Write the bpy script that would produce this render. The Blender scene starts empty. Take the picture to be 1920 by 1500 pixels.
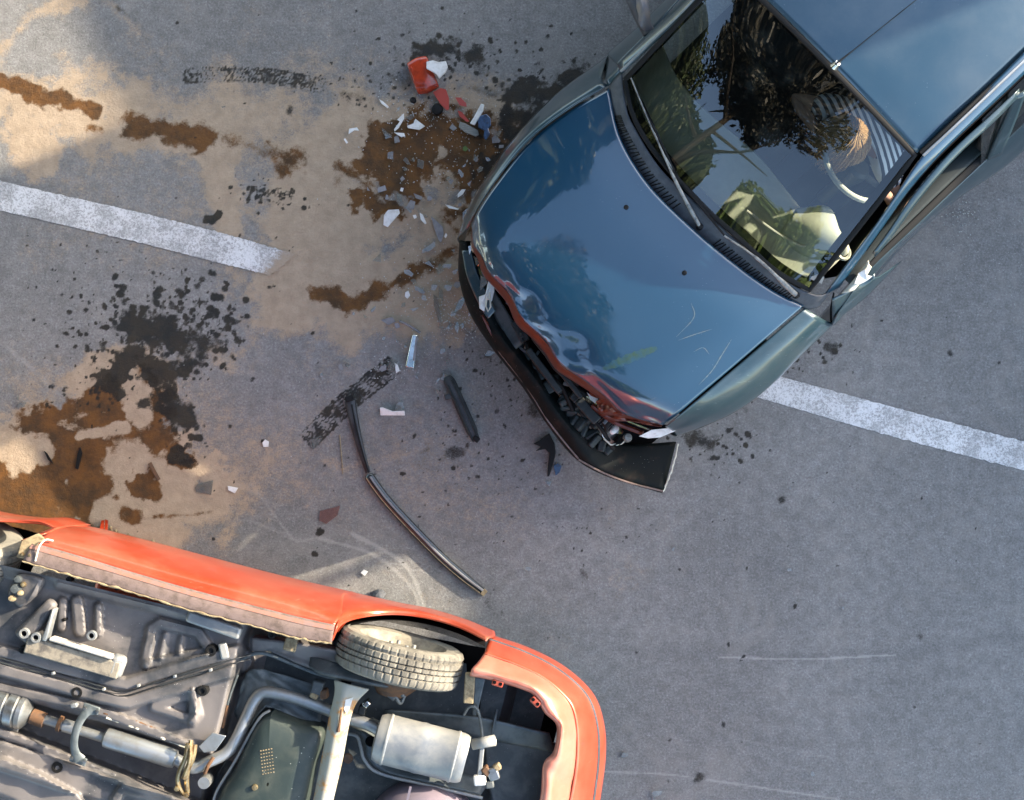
import bpy, math, random
import numpy as np
from mathutils import Vector, Matrix, noise as mnoise

R = math.radians
random.seed(11)
rng = np.random.default_rng(5)
scene = bpy.context.scene
col = scene.collection

# ------------------------------------------------------------------ camera
CAM_H = 7.0                      # metres above the road, looking straight down
FOC = 2523.0                     # focal length in photograph pixels (1920 wide)
cam_d = bpy.data.cameras.new('camera'); cam = bpy.data.objects.new('camera', cam_d)
col.objects.link(cam); cam.location = (0, 0, CAM_H)
cam_d.sensor_width = 36.0; cam_d.lens = FOC / 1920 * 36.0
cam_d.clip_start = 0.05; cam_d.clip_end = 500
scene.camera = cam

# ------------------------------------------------------------------ sky and sun
SUN_AZ, SUN_EL = 22.0, 18.0      # azimuth counted from +X towards +Y
world = bpy.data.worlds.new('World'); scene.world = world; world.use_nodes = True
wn = world.node_tree.nodes; wl = world.node_tree.links
sky = wn.new('ShaderNodeTexSky'); sky.sky_type = 'NISHITA'; sky.sun_disc = False
sky.sun_elevation = R(SUN_EL); sky.sun_rotation = R(90 - SUN_AZ); sky.dust_density = 1.8; sky.ozone_density = .8
bg = wn['Background']; bg.inputs['Strength'].default_value = 0.15
wl.new(sky.outputs[0], bg.inputs['Color'])
SUN_DIR = Vector((math.cos(R(SUN_EL)) * math.cos(R(SUN_AZ)), math.cos(R(SUN_EL)) * math.sin(R(SUN_AZ)), math.sin(R(SUN_EL))))
sd = bpy.data.lights.new('sun', 'SUN'); sd.energy = 3.0; sd.angle = R(0.5); sd.color = (1.0, 0.86, 0.66)
sun = bpy.data.objects.new('sun', sd); col.objects.link(sun)
sun.rotation_euler = SUN_DIR.to_track_quat('Z', 'Y').to_euler(); sun.location = SUN_DIR * 40
vs = scene.view_settings
vs.view_transform = 'Standard'; vs.look = 'None'; vs.gamma = 1.0; vs.use_curve_mapping = False
vs.exposure = 2.38

# ------------------------------------------------------------------ helpers
def P(px, py, z=0.0):
    """world point that stands at height z where the photograph shows it"""
    k = (CAM_H - z) / FOC
    return Vector(((px - 960) * k, (750 - py) * k, z))
def PP(lst): return [P(*p) for p in lst]

def cr(pts, n):
    """n+1 samples of a Catmull-Rom curve through pts"""
    m = len(pts); out = []
    if m == 2: return [pts[0].lerp(pts[1], i / n) for i in range(n + 1)]
    for i in range(n + 1):
        t = i / n * (m - 1); k = min(int(t), m - 2); u = t - k
        p1, p2 = pts[k], pts[k + 1]
        p0 = pts[k - 1] if k else p1 * 2 - p2
        p3 = pts[k + 2] if k + 2 < m else p2 * 2 - p1
        out.append(0.5 * ((2 * p1) + (p2 - p0) * u + (2 * p0 - 5 * p1 + 4 * p2 - p3) * u * u + (3 * p1 - p0 - 3 * p2 + p3) * u ** 3))
    return out

class MB:
    def __init__(self): self.v = []; self.f = []
    def grid(self, rows):
        b = len(self.v); nr = len(rows); nc = len(rows[0])
        for r in rows: self.v += [Vector(p) for p in r]
        for i in range(nr - 1):
            for j in range(nc - 1):
                a = b + i * nc + j
                self.f.append((a, a + 1, a + nc + 1, a + nc))
        return self
    def patch(self, rows, nu, nv, fn=None):
        rs = [cr(r, nu) for r in rows]
        cols = [cr([r[j] for r in rs], nv) for j in range(nu + 1)]
        g = [[cols[j][i] for j in range(nu + 1)] for i in range(nv + 1)]
        if fn: g = [[fn(g[i][j], j / nu, i / nv) for j in range(nu + 1)] for i in range(nv + 1)]
        self.last = g
        return self.grid(g)
    def tube(self, pts, r, n=10, cap=True, flat=1.0, up=None):
        b = len(self.v); m = len(pts)
        rr = r if isinstance(r, (list, tuple)) else [r] * m
        for i in range(m):
            d = (pts[min(i + 1, m - 1)] - pts[max(i - 1, 0)])
            d = d.normalized() if d.length > 1e-9 else Vector((1, 0, 0))
            w = up or Vector((0, 0, 1))
            s = d.cross(w)
            if s.length < 1e-4: s = d.cross(Vector((0, 1, 0.1)))
            s.normalize(); t = s.cross(d).normalized()
            for k in range(n):
                a = 2 * math.pi * k / n
                self.v.append(pts[i] + s * math.cos(a) * rr[i] + t * math.sin(a) * rr[i] * flat)
        for i in range(m - 1):
            for k in range(n):
                self.f.append((b + i * n + k, b + i * n + (k + 1) % n, b + (i + 1) * n + (k + 1) % n, b + (i + 1) * n + k))
        if cap:
            self.f.append(tuple(b + k for k in range(n))[::-1]); self.f.append(tuple(b + (m - 1) * n + k for k in range(n)))
        return self
    def prism(self, top, depth, dirv=Vector((0, 0, -1))):
        b = len(self.v); n = len(top)
        self.v += [Vector(p) for p in top]; self.v += [Vector(p) + dirv * depth for p in top]
        self.f.append(tuple(range(b, b + n)))
        self.f.append(tuple(range(b + 2 * n - 1, b + n - 1, -1)))
        for i in range(n):
            j = (i + 1) % n
            self.f.append((b + i, b + n + i, b + n + j, b + j))
        return self
    def beam(self, p0, p1, w, h, up=Vector((0, 0, 1)), w1=None):
        d = (p1 - p0).normalized(); s = d.cross(up).normalized(); u = s.cross(d).normalized()
        w1 = w if w1 is None else w1
        b = len(self.v)
        for p, ww in ((p0, w), (p1, w1)):
            for a, c in ((-1, -1), (1, -1), (1, 1), (-1, 1)):
                self.v.append(p + s * ww / 2 * a + u * h / 2 * c)
        self.f += [(b + 3, b + 2, b + 1, b), (b + 4, b + 5, b + 6, b + 7)]
        for i in range(4):
            j = (i + 1) % 4
            self.f.append((b + i, b + j, b + 4 + j, b + 4 + i))
        return self
    def box(self, c, sx, sy, sz, rz=0):
        d = Vector((math.cos(rz), math.sin(rz), 0))
        return self.beam(c - d * sx / 2, c + d * sx / 2, sy, sz)
    def lathe(self, prof, o, ax, n=32, ref=None, rfn=None, closed=False):
        ax = ax.normalized(); s = ax.cross(ref or Vector((0, 0, 1)))
        if s.length < 1e-4: s = Vector((1, 0, 0))
        s.normalize(); t = ax.cross(s)
        b = len(self.v); m = len(prof)
        for k in range(n):
            a = 2 * math.pi * k / n
            for i, (r, h) in enumerate(prof):
                q = r * (rfn(i, k) if rfn else 1)
                self.v.append(o + ax * h + (s * math.cos(a) + t * math.sin(a)) * q)
        for k in range(n):
            k2 = (k + 1) % n
            for i in range(m - 1):
                self.f.append((b + k * m + i, b + k * m + i + 1, b + k2 * m + i + 1, b + k2 * m + i))
        return self
    def build(self, name, mat, parent=None, smooth=True, thick=0, bevel=0, sharp=35, off=0, sub=0):
        me = bpy.data.meshes.new(name)
        o0 = parent_loc(parent) if parent else Vector((0, 0, 0))
        me.from_pydata([tuple(v - o0) for v in self.v], [], self.f); me.validate()
        if smooth:
            me.shade_smooth(); me.set_sharp_from_angle(angle=R(sharp))
        me.materials.append(mat)
        o = bpy.data.objects.new(name, me); col.objects.link(o)
        if parent: o.parent = parent
        if thick:
            m = o.modifiers.new('thickness', 'SOLIDIFY'); m.thickness = thick; m.offset = off
        if bevel:
            m = o.modifiers.new('bevel', 'BEVEL'); m.width = bevel; m.segments = 2; m.limit_method = 'ANGLE'; m.angle_limit = R(40)
        if sub:
            m = o.modifiers.new('subdivision', 'SUBSURF'); m.levels = sub; m.render_levels = sub
        return o
ROOTLOC = {}
def parent_loc(p):
    q = Vector((0, 0, 0))
    while p is not None:
        q += p.location; p = p.parent
    return q
def tag(o, label=None, cat=None, group=None, kind=None):
    if label: o['label'] = label
    if cat: o['category'] = cat
    if group: o['group'] = group
    if kind: o['kind'] = kind
    return o
def empty(name, loc, label, cat, group=None):
    o = bpy.data.objects.new(name, None); col.objects.link(o); o.location = loc; o.empty_display_size = .2
    return tag(o, label, cat, group)
def solo(mb, name, mat, label, cat, group=None, **kw):
    """a thing that is one mesh: its origin sits at its base"""
    c = sum(mb.v, Vector((0, 0, 0))) / len(mb.v); c.z = min(v.z for v in mb.v)
    mb.v = [v - c for v in mb.v]
    o = mb.build(name, mat, None, **kw); o.location = c
    return tag(o, label, cat, group)

# ------------------------------------------------------------------ materials
class N:
    def __init__(self, name):
        self.m = bpy.data.materials.new(name); self.m.use_nodes = True
        self.t = self.m.node_tree; self.n = self.t.nodes; self.l = self.t.links
        self.b = self.n['Principled BSDF']; self.out = self.n['Material Output']
        self._co = None
    def co(self):
        if not self._co: self._co = self.n.new('ShaderNodeTexCoord').outputs['Object']
        return self._co
    def set(self, k, v):
        i = self.b.inputs[k]
        if hasattr(v, 'is_linked') or isinstance(v, bpy.types.NodeSocket): self.l.new(v, i)
        elif isinstance(v, (tuple, list)) and len(v) == 3: i.default_value = (*v, 1)
        else: i.default_value = v
    def noise(self, scale, detail=4, rough=.6, dist=0, stretch=None, out=0):
        n = self.n.new('ShaderNodeTexNoise'); n.inputs['Scale'].default_value = scale
        n.inputs['Detail'].default_value = detail; n.inputs['Roughness'].default_value = rough; n.inputs['Distortion'].default_value = dist
        c = self.co()
        if stretch:
            mp = self.n.new('ShaderNodeMapping'); mp.inputs['Rotation'].default_value = (0, 0, stretch[1]); mp.inputs['Scale'].default_value = stretch[0]
            self.l.new(c, mp.inputs['Vector']); c = mp.outputs[0]
        self.l.new(c, n.inputs['Vector'])
        return n.outputs[out]
    def voro(self, scale, feature='F1', out='Distance'):
        n = self.n.new('ShaderNodeTexVoronoi'); n.feature = feature; n.inputs['Scale'].default_value = scale
        self.l.new(self.co(), n.inputs['Vector']); return n.outputs[out]
    def ramp(self, v, a, b, lo=0.0, hi=1.0, smooth=True):
        n = self.n.new('ShaderNodeMapRange'); n.interpolation_type = 'SMOOTHSTEP' if smooth else 'LINEAR'
        n.inputs['From Min'].default_value = a; n.inputs['From Max'].default_value = b
        n.inputs['To Min'].default_value = lo; n.inputs['To Max'].default_value = hi
        self.l.new(v, n.inputs['Value']); return n.outputs[0]
    def math(self, op, a, b=None):
        n = self.n.new('ShaderNodeMath'); n.operation = op
        for i, x in enumerate((a, b)):
            if x is None: continue
            if isinstance(x, (int, float)): n.inputs[i].default_value = x
            else: self.l.new(x, n.inputs[i])
        return n.outputs[0]
    def mix(self, f, a, b, blend='MIX'):
        n = self.n.new('ShaderNodeMix'); n.data_type = 'RGBA'; n.blend_type = blend
        for i, x in ((0, f), (6, a), (7, b)):
            if isinstance(x, (int, float)): n.inputs[i].default_value = x
            elif isinstance(x, (tuple, list)): n.inputs[i].default_value = (*x, 1)
            else: self.l.new(x, n.inputs[i])
        return n.outputs[2]
    def attr(self, name):
        n = self.n.new('ShaderNodeAttribute'); n.attribute_name = name; return n.outputs['Fac']
    def bump(self, h, strength=.3, dist=.002):
        n = self.n.new('ShaderNodeBump'); n.inputs['Strength'].default_value = strength; n.inputs['Distance'].default_value = dist
        self.l.new(h, n.inputs['Height']); self.l.new(n.outputs[0], self.b.inputs['Normal']); return n

def simple(name, c1, rough=.5, metal=0, c2=None, vscale=12, lo=.4, hi=.7, coat=0, bump=0, bscale=60, spec=None, speck=None, r2=None, detail=6, stretch=None):
    m = N(name); m.set('Roughness', rough); m.set('Metallic', metal)
    c = c1
    if c2:
        f = m.ramp(m.noise(vscale, detail, .65, .3, stretch), lo, hi); c = m.mix(f, c1, c2)
        if r2 is not None: m.set('Roughness', m.ramp(m.noise(vscale, detail, .65, .3, stretch), lo, hi, rough, r2))
    if speck:
        sc, thr, scol = speck
        v = m.ramp(m.voro(sc), thr * .6, thr, 1, 0); g = m.ramp(m.noise(sc * .12, 2), .45, .62)
        c = m.mix(m.math('MULTIPLY', v, g), c, scol)
    m.set('Base Color', c)
    if coat: m.set('Coat Weight', coat); m.set('Coat Roughness', .04)
    if spec is not None: m.set('Specular IOR Level', spec)
    if bump: m.bump(m.noise(bscale, 5, .6), bump, .004)
    return m.m

def glass(name, tint, ior=1.6, rough=0.0, body=0.0, bodycol=(.5, .55, .55), scale=None):
    """thin sheet: fresnel mix of a clear and a mirror coat, with some dull body"""
    m = N(name); n, l = m.n, m.l
    tr = n.new('ShaderNodeBsdfTransparent'); tr.inputs[0].default_value = (*tint, 1)
    gl = n.new('ShaderNodeBsdfGlossy'); gl.inputs['Roughness'].default_value = rough
    fr = n.new('ShaderNodeFresnel'); fr.inputs['IOR'].default_value = ior
    df = n.new('ShaderNodeBsdfDiffuse'); df.inputs[0].default_value = (*bodycol, 1)
    m0 = n.new('ShaderNodeMixShader'); m0.inputs[0].default_value = body
    l.new(tr.outputs[0], m0.inputs[1]); l.new(df.outputs[0], m0.inputs[2])
    mx = n.new('ShaderNodeMixShader'); l.new(fr.outputs[0], mx.inputs[0]); l.new(m0.outputs[0], mx.inputs[1]); l.new(gl.outputs[0], mx.inputs[2])
    if scale:
        f = m.ramp(m.noise(scale, 6, .7), .5, .75, body, body + .03); l.new(f, m0.inputs[0])
    l.new(mx.outputs[0], m.out.inputs['Surface'])
    return m.m

MAT = {}
MAT['blue_paint'] = None
def car_paint(name, base, dust, amount, coat=1.0, spk=(1, 1, 1), spa=.5, scuff=None, ior=1.5, metal=.25):
    m = N(name)
    d = m.ramp(m.noise(3.2, 8, .62, .15), .3, .85, 0, amount)
    c = m.mix(d, base, dust)
    if scuff:
        s = m.ramp(m.noise(16, 8, .75, 1.2, ((1, 6, 1), R(scuff[1]))), .6, .74, 0, scuff[2])
        c = m.mix(s, c, scuff[0])
    v = m.ramp(m.voro(70), .04, .085, 1, 0); g = m.ramp(m.noise(9, 3), .52, .7, 0, spa)
    c = m.mix(m.math('MULTIPLY', v, g), c, spk)
    m.set('Base Color', c); m.set('Roughness', .34); m.set('Coat Weight', coat); m.set('Metallic', metal)
    m.set('Coat Roughness', m.ramp(m.noise(7, 6, .7), .4, .8, .02, .12)); m.set('Coat IOR', ior)
    m.bump(m.noise(7, 3, .5), .05, .004)
    return m.m
MAT['blue_paint'] = car_paint('blue car paint', (.003, .038, .078), (.07, .11, .13), .08, ior=1.8, metal=0)
MAT['roof_paint'] = car_paint('dusty blue roof paint', (.016, .055, .09), (.17, .19, .2), .3)
MAT['blue_side'] = car_paint('blue car paint, dusty flank', (.008, .036, .05), (.14, .155, .155), .32, spa=.8, scuff=((.3, .36, .36), 43, .5))
MAT['red_paint'] = car_paint('red car paint, faded', (.40, .048, .018), (.42, .2, .13), .6, coat=.35, spk=(.75, .6, .5), spa=.7, scuff=((.5, .27, .19), -14, .8))
MAT['red_faded'] = car_paint('faded pink red plastic', (.5, .13, .08), (.55, .33, .26), .7, coat=.2, spk=(.7, .5, .4), spa=.4, scuff=((.6, .36, .28), 20, .6))
MAT['sill_pink'] = simple('worn pinkish sill paint', (.26, .12, .085), .6, c2=(.2, .13, .12), vscale=25, bump=.2)
MAT['rail'] = simple('dirty buff rail paint', (.26, .23, .18), .8, c2=(.1, .09, .08), vscale=22, bump=.4, bscale=80)
MAT['rail_edge'] = simple('pale rail edge steel', (.55, .5, .44), .5, c2=(.35, .3, .25), vscale=20)
MAT['gloss'] = simple('glossy dark trim', (.02, .024, .024), .18, coat=.8)
MAT['pinkglass'] = glass('pinkish pane', (.8, .62, .6), 1.7, .08, .2, (.45, .3, .28))
MAT['crumb'] = simple('glass crumbs', (.5, .52, .52), .15, coat=1)
MAT['bumper'] = simple('scuffed black bumper plastic', (.004, .006, .006), .6, c2=(.02, .014, .011), vscale=11, lo=.5, hi=.7, spec=.14, speck=(70, .1, (.2, .2, .19)), bump=.1)
MAT['mirror_body'] = simple('grey brown mirror housing', (.2, .17, .14), .5, c2=(.1, .11, .14), vscale=8, coat=.4)
MAT['old_red'] = car_paint('old red paint under the blue', (.13, .022, .009), (.06, .014, .008), .8, coat=.25, spk=(.02, .02, .02), spa=.8)
MAT['black_plastic'] = simple('weathered black plastic', (.012, .013, .015), .42, c2=(.045, .05, .052), vscale=9, bump=.15, speck=(90, .1, (.25, .25, .24)))
MAT['cowl'] = simple('grey weathered cowl plastic', (.05, .055, .065), .55, c2=(.09, .095, .105), vscale=14, bump=.1, bscale=300)
MAT['rubber'] = simple('black rubber', (.007, .007, .007), .6, spec=.25)
MAT['dark'] = simple('dark cavity', (.004, .004, .005), .95, spec=.1)
MAT['engine'] = simple('sooty engine plastic', (.006, .008, .008), .6, c2=(.022, .028, .028), vscale=20, bump=.2)
MAT['foam'] = simple('dark crash foam', (.008, .013, .013), .6, c2=(.024, .033, .033), vscale=25, bump=.3, bscale=90)
MAT['chrome'] = simple('dull chrome', (.62, .62, .6), .16, 1.0, c2=(.4, .4, .4), vscale=40)
MAT['white_plastic'] = simple('white plastic', (.72, .72, .7), .4, c2=(.55, .54, .5), vscale=30)
MAT['cream_plastic'] = simple('cream inner plastic', (.62, .6, .5), .5, c2=(.45, .42, .33), vscale=30)
MAT['red_lens'] = simple('red plastic lens', (.42, .045, .015), .22, c2=(.25, .03, .012), vscale=25, coat=.5)
MAT['red_plate'] = simple('red painted shard', (.36, .05, .035), .4)
MAT['blue_bit'] = simple('blue painted fragment', (.02, .06, .14), .3, c2=(.01, .02, .05), vscale=60, coat=.5, bump=.5, bscale=70)
MAT['grey_lens'] = simple('grey ribbed lens plastic', (.16, .16, .14), .3, c2=(.3, .29, .26), vscale=40, stretch=((1, 9, 1), .4))
MAT['clear_shard'] = glass('clear glass shard', (.86, .88, .86), 1.7, .08, .16, (.42, .41, .4))
MAT['mirror_shard'] = simple('grey mirror shard', (.24, .23, .23), .25, 0, c2=(.15, .145, .15), vscale=30)
MAT['windscreen'] = glass('windscreen glass', (.74, .82, .80), 2.05, 0.0, .004, (.5, .55, .5), scale=6)
MAT['lens_clear'] = glass('headlamp lens', (.85, .9, .9), 1.7, .02, .08, (.6, .62, .6))
MAT['dash'] = simple('pale green grey dashboard', (.4, .41, .31), .6, c2=(.34, .35, .27), vscale=6, bump=.1, bscale=250)
MAT['seat'] = simple('dark seat cloth', (.008, .009, .011), .95, c2=(.016, .016, .018), vscale=20)
MAT['trim_in'] = simple('dark door card', (.012, .02, .02), .6)
MAT['wheel_rim'] = simple('pale steering wheel rim', (.5, .5, .42), .5)
MAT['sticker'] = simple('pale sticker', (.35, .33, .3), .6)
MAT['under'] = simple('dusty grey underbody paint', (.15, .138, .134), .5, c2=(.045, .048, .053), vscale=4.5, lo=.42, hi=.68, bump=.2, bscale=40, speck=(60, .1, (.5, .48, .45)))
MAT['under_dark'] = simple('dark blue-grey underbody metal', (.045, .055, .06), .6, c2=(.1, .11, .11), vscale=9, bump=.2, bscale=60, speck=(80, .1, (.4, .42, .42)))  # darker and bluer than the main floor sheet
MAT['sill_guard'] = simple('stone-chipped sill coating', (.17, .125, .115), .8, c2=(.09, .065, .055), vscale=18, bump=.25, bscale=110, speck=(110, .12, (.3, .24, .18)))
MAT['dirt'] = simple('caked yellow dirt', (.3, .24, .145), .95, c2=(.16, .12, .07), vscale=35, bump=.8, bscale=60)
MAT['alu'] = simple('aluminised exhaust steel', (.36, .38, .39), .42, .75, c2=(.3, .3, .28), vscale=14, bump=.08)
MAT['muffler'] = simple('dusty muffler steel', (.33, .33, .31), .55, .4, c2=(.2, .22, .24), vscale=7, r2=.38, bump=.1)
MAT['cat'] = simple('grey catalyst steel', (.3, .31, .31), .35, .85, c2=(.16, .16, .15), vscale=14)
MAT['rust'] = simple('rusty steel', (.13, .065, .03), .8, c2=(.06, .04, .03), vscale=25, bump=.4)
MAT['axle'] = simple('rust-flecked axle steel', (.3, .3, .26), .6, .1, c2=(.4, .2, .06), vscale=11, lo=.5, hi=.66, bump=.25)
MAT['brass'] = simple('heat-tinted steel', (.42, .33, .18), .35, .8, c2=(.2, .12, .06), vscale=30)
MAT['tank'] = simple('dark green tank', (.022, .034, .032), .5, c2=(.05, .06, .05), vscale=8, speck=(45, .12, (.4, .42, .36)), bump=.1)
MAT['shield'] = simple('grey heat shield', (.12, .14, .145), .5, .3, c2=(.06, .075, .08), vscale=12, bump=.2)
MAT['tyre'] = simple('dusty tyre rubber', (.21, .195, .16), .9, c2=(.075, .07, .06), vscale=9, bump=.3, bscale=120)
MAT['rim'] = simple('dusty steel rim', (.26, .235, .18), .7, .1, c2=(.12, .11, .09), vscale=15)
MAT['spare'] = simple('lilac grey spare well', (.2, .165, .2), .5, c2=(.16, .14, .17), vscale=6)
MAT['bark'] = simple('bark', (.03, .024, .018), .95, c2=(.015, .012, .01), vscale=15, bump=.6)
def leafmat(name, a, b):
    m = N(name); m.set('Base Color', m.mix(m.ramp(m.noise(3, 2), .3, .7), a, b)); m.set('Roughness', .55)
    return m.m
MAT['leaf'] = leafmat('green leaves', (.05, .1, .018), (.1, .15, .03))
MAT['leaf_mid'] = leafmat('dull green leaves', (.03, .05, .02), (.05, .07, .025))
MAT['leaf_dark'] = leafmat('dark leaves', (.007, .009, .005), (.014, .013, .007))
MAT['plaster'] = simple('plaster wall', (.5, .46, .4), .9, c2=(.42, .38, .33), vscale=2, bump=.1)
MAT['pane'] = simple('window pane', (.03, .04, .05), .08, coat=1)
MAT['frame'] = simple('white frame', (.7, .7, .68), .5)
MAT['roofing'] = simple('roof felt', (.09, .09, .09), .9, c2=(.13, .13, .12), vscale=5)

# ------------------------------------------------------------------ road: one sheet, with the stains spilt on it
def vnoise(x, y, seed):
    r = np.random.default_rng(seed); t = r.random((256, 256))
    xi = np.floor(x).astype(int); yi = np.floor(y).astype(int); fx = x - xi; fy = y - yi
    fx = fx * fx * (3 - 2 * fx); fy = fy * fy * (3 - 2 * fy)
    a = t[xi & 255, yi & 255]; b = t[(xi + 1) & 255, yi & 255]; c = t[xi & 255, (yi + 1) & 255]; d = t[(xi + 1) & 255, (yi + 1) & 255]
    return (a * (1 - fx) + b * fx) * (1 - fy) + (c * (1 - fx) + d * fx) * fy
def fbm(x, y, seed, oct=5, gain=.55):
    s = 0; a = 1; tot = 0
    for i in range(oct):
        s = s + a * vnoise(x * 2 ** i + 37.3 * i, y * 2 ** i + 11.7 * i, seed + i); tot += a; a *= gain
    return s / tot
ST = 0.0085
gx = np.arange(-2.9, 2.9001, ST); gy = np.arange(-2.35, 2.3501, ST)
GX, GY = np.meshgrid(gx, gy)
PXg = GX * FOC / CAM_H + 960; PYg = 750 - GY * FOC / CAM_H
n1 = fbm(PXg / 60, PYg / 60, 3) - .5
n2 = fbm(PXg / 18, PYg / 18, 21, 4) - .5
n3 = fbm(PXg / 150, PYg / 150, 43, 6, .6) - .5
sand = np.zeros_like(GX); wet = np.zeros_like(GX); oil = np.zeros_like(GX); scuff = np.zeros_like(GX)  # scuff also carries painted caustic lines
def cap(x0, y0, x1, y1, r, nz=0.0, asp=1.0):
    dx, dy = x1 - x0, y1 - y0; L = dx * dx + dy * dy + 1e-9
    t = np.clip(((PXg - x0) * dx + (PYg - y0) * dy) / L, 0, 1)
    d = np.hypot(PXg - x0 - t * dx, PYg - y0 - t * dy)
    return 1 - d / r + nz
def put(arr, x0, y0, x1, y1, r, soft, amp=1.0, n=1.0, nn=None):
    nz = (n1 * 1.3 + n2 * 1.1 + n3 * .7 if nn is None else nn) * n
    np.maximum(arr, np.clip(cap(x0, y0, x1, y1, r, nz) / soft, 0, 1) * amp, out=arr)
put(sand, 300, 230, 820, 430, 330, 1.4, .42, 1.5, n3 * 1.5 + n1); put(sand, 60, 800, 380, 930, 200, 1.3, .5, 1.5, n3 * 1.5 + n1)
wide = n1 * 1.0 + n3 * 1.2 + n2 * .4
for a in [(0, 190, 260, 195, 95, .8, .85), (30, 235, 60, 285, 62, .5, .95), (250, 190, 640, 250, 95, .9, .62), (420, 180, 560, 250, 90, .9, .6), (250, 250, 420, 255, 55, .6, .7),
          (395, 270, 430, 440, 30, .8, .7), (620, 290, 860, 300, 130, .7, .9), (600, 400, 860, 440, 130, .6, 1), (540, 520, 820, 500, 105, .6, 1), (520, 590, 640, 590, 60, .7, .75), (680, 560, 860, 570, 75, .8, .8),
          (0, 95, 60, 25, 22, .9, .5), (60, 25, 150, 0, 20, .9, .5), (200, 0, 260, 60, 14, .9, .3), (560, 130, 700, 210, 60, .9, .35), (480, 220, 600, 330, 70, .9, .6), (690, 220, 760, 240, 60, .8, .7), (850, 180, 930, 220, 60, .9, .6),
          (0, 830, 70, 850, 48, .5, 1), (100, 790, 140, 790, 40, .6, .8), (180, 720, 260, 700, 60, .5, 1), (245, 740, 270, 780, 38, .4, 1), (150, 815, 260, 800, 28, .5, 1), (200, 850, 330, 900, 75, .5, 1), (190, 960, 300, 930, 60, .5, 1),
          (330, 940, 420, 960, 70, .7, .75), (380, 870, 410, 900, 40, .9, .6), (150, 990, 330, 1000, 50, .8, .7), (0, 900, 150, 930, 90, .5, 1), (40, 800, 180, 790, 45, .5, 1), (430, 690, 400, 660, 16, .8, .4),
          (610, 865, 650, 880, 12, .9, .35), (650, 878, 760, 850, 10, .9, .3), (760, 850, 860, 810, 9, .9, .22), (0, 780, 60, 790, 30, .9, .5)]:
    put(sand, *a[:4], a[4] * 1.12, a[5], min(1, a[6] * 1.15), n=1.3, nn=wide)
for a in [(0, 152, 66, 172, 18, .35, .9), (90, 180, 182, 204, 20, .4, .9), (258, 234, 372, 260, 27, .5, .95), (330, 262, 360, 268, 18, .6, .9), (428, 266, 480, 275, 15, .9, .6), (500, 285, 545, 300, 25, .7, .8), (520, 310, 530, 320, 18, .6, .8), (165, 240, 185, 240, 10, .6, .6), (238, 225, 262, 235, 12, .8, .7),
          (725, 290, 790, 285, 58, .25, 1), (720, 345, 760, 350, 56, .25, 1), (715, 385, 740, 385, 34, .25, 1), (800, 240, 900, 240, 42, .35, .95), (850, 290, 930, 300, 58, .3, 1), (880, 360, 900, 340, 46, .35, 1), (840, 400, 870, 400, 26, .5, .85), (640, 310, 665, 330, 15, .6, .7), (665, 330, 690, 350, 14, .5, .8), (930, 260, 990, 230, 36, .5, .9), (870, 430, 890, 410, 30, .5, .8),
          (590, 552, 640, 556, 17, .5, .85), (630, 560, 672, 566, 20, .5, .85), (670, 562, 740, 530, 21, .5, .9), (740, 530, 800, 498, 22, .5, .9), (800, 495, 852, 466, 20, .6, .8), (630, 345, 640, 330, 10, .9, .5), (780, 90, 800, 180, 14, .8, .4),
          (50, 800, 170, 765, 30, .35, .95), (90, 885, 190, 905, 72, .3, 1), (130, 790, 280, 790, 34, .4, .95), (60, 850, 170, 840, 40, .4, 1), (60, 800, 150, 830, 36, .3, 1), (170, 765, 260, 705, 30, .3, 1), (290, 760, 300, 830, 34, .35, .95), (0, 880, 70, 900, 42, .25, 1), (80, 870, 190, 880, 50, .25, 1), (0, 930, 200, 930, 52, .25, 1), (0, 960, 130, 965, 46, .3, 1), (30, 990, 140, 985, 30, .4, 1),
          (268, 905, 275, 915, 28, .3, 1), (285, 925, 292, 930, 16, .4, .9), (240, 965, 250, 968, 18, .5, .9), (335, 860, 350, 862, 22, .3, 1), (290, 968, 365, 965, 6, .6, .6), (365, 965, 415, 955, 7, .6, .6), (395, 910, 410, 908, 6, .6, .6), (205, 930, 230, 905, 20, .5, .8)]:
    put(wet, *a[:4], a[4] * 1.08, a[5] * 1.5, a[6], n=1.25)
CREAM = [(245, 705, 268, 775, 30), (150, 816, 235, 800, 12), (0, 832, 72, 848, 36), (240, 875, 330, 920, 44), (200, 965, 265, 935, 30), (385, 880, 420, 950, 40), (30, 868, 60, 860, 24)]
cream = np.zeros_like(GX)
for a in CREAM: put(cream, *a, .5, 1.0, 1.0)
wet *= 1 - cream; np.maximum(sand, cream, out=sand)
for a in [(268, 905, 275, 915, 26, .4, 1), (335, 860, 350, 862, 22, .4, 1), (240, 965, 250, 968, 16, .6, .9), (285, 925, 292, 930, 14, .5, .9)]: put(wet, *a, n=1.2)
put(sand, 620, 720, 900, 950, 300, 1.5, .22, 1.5, n3 * 1.5 + n1)
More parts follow.
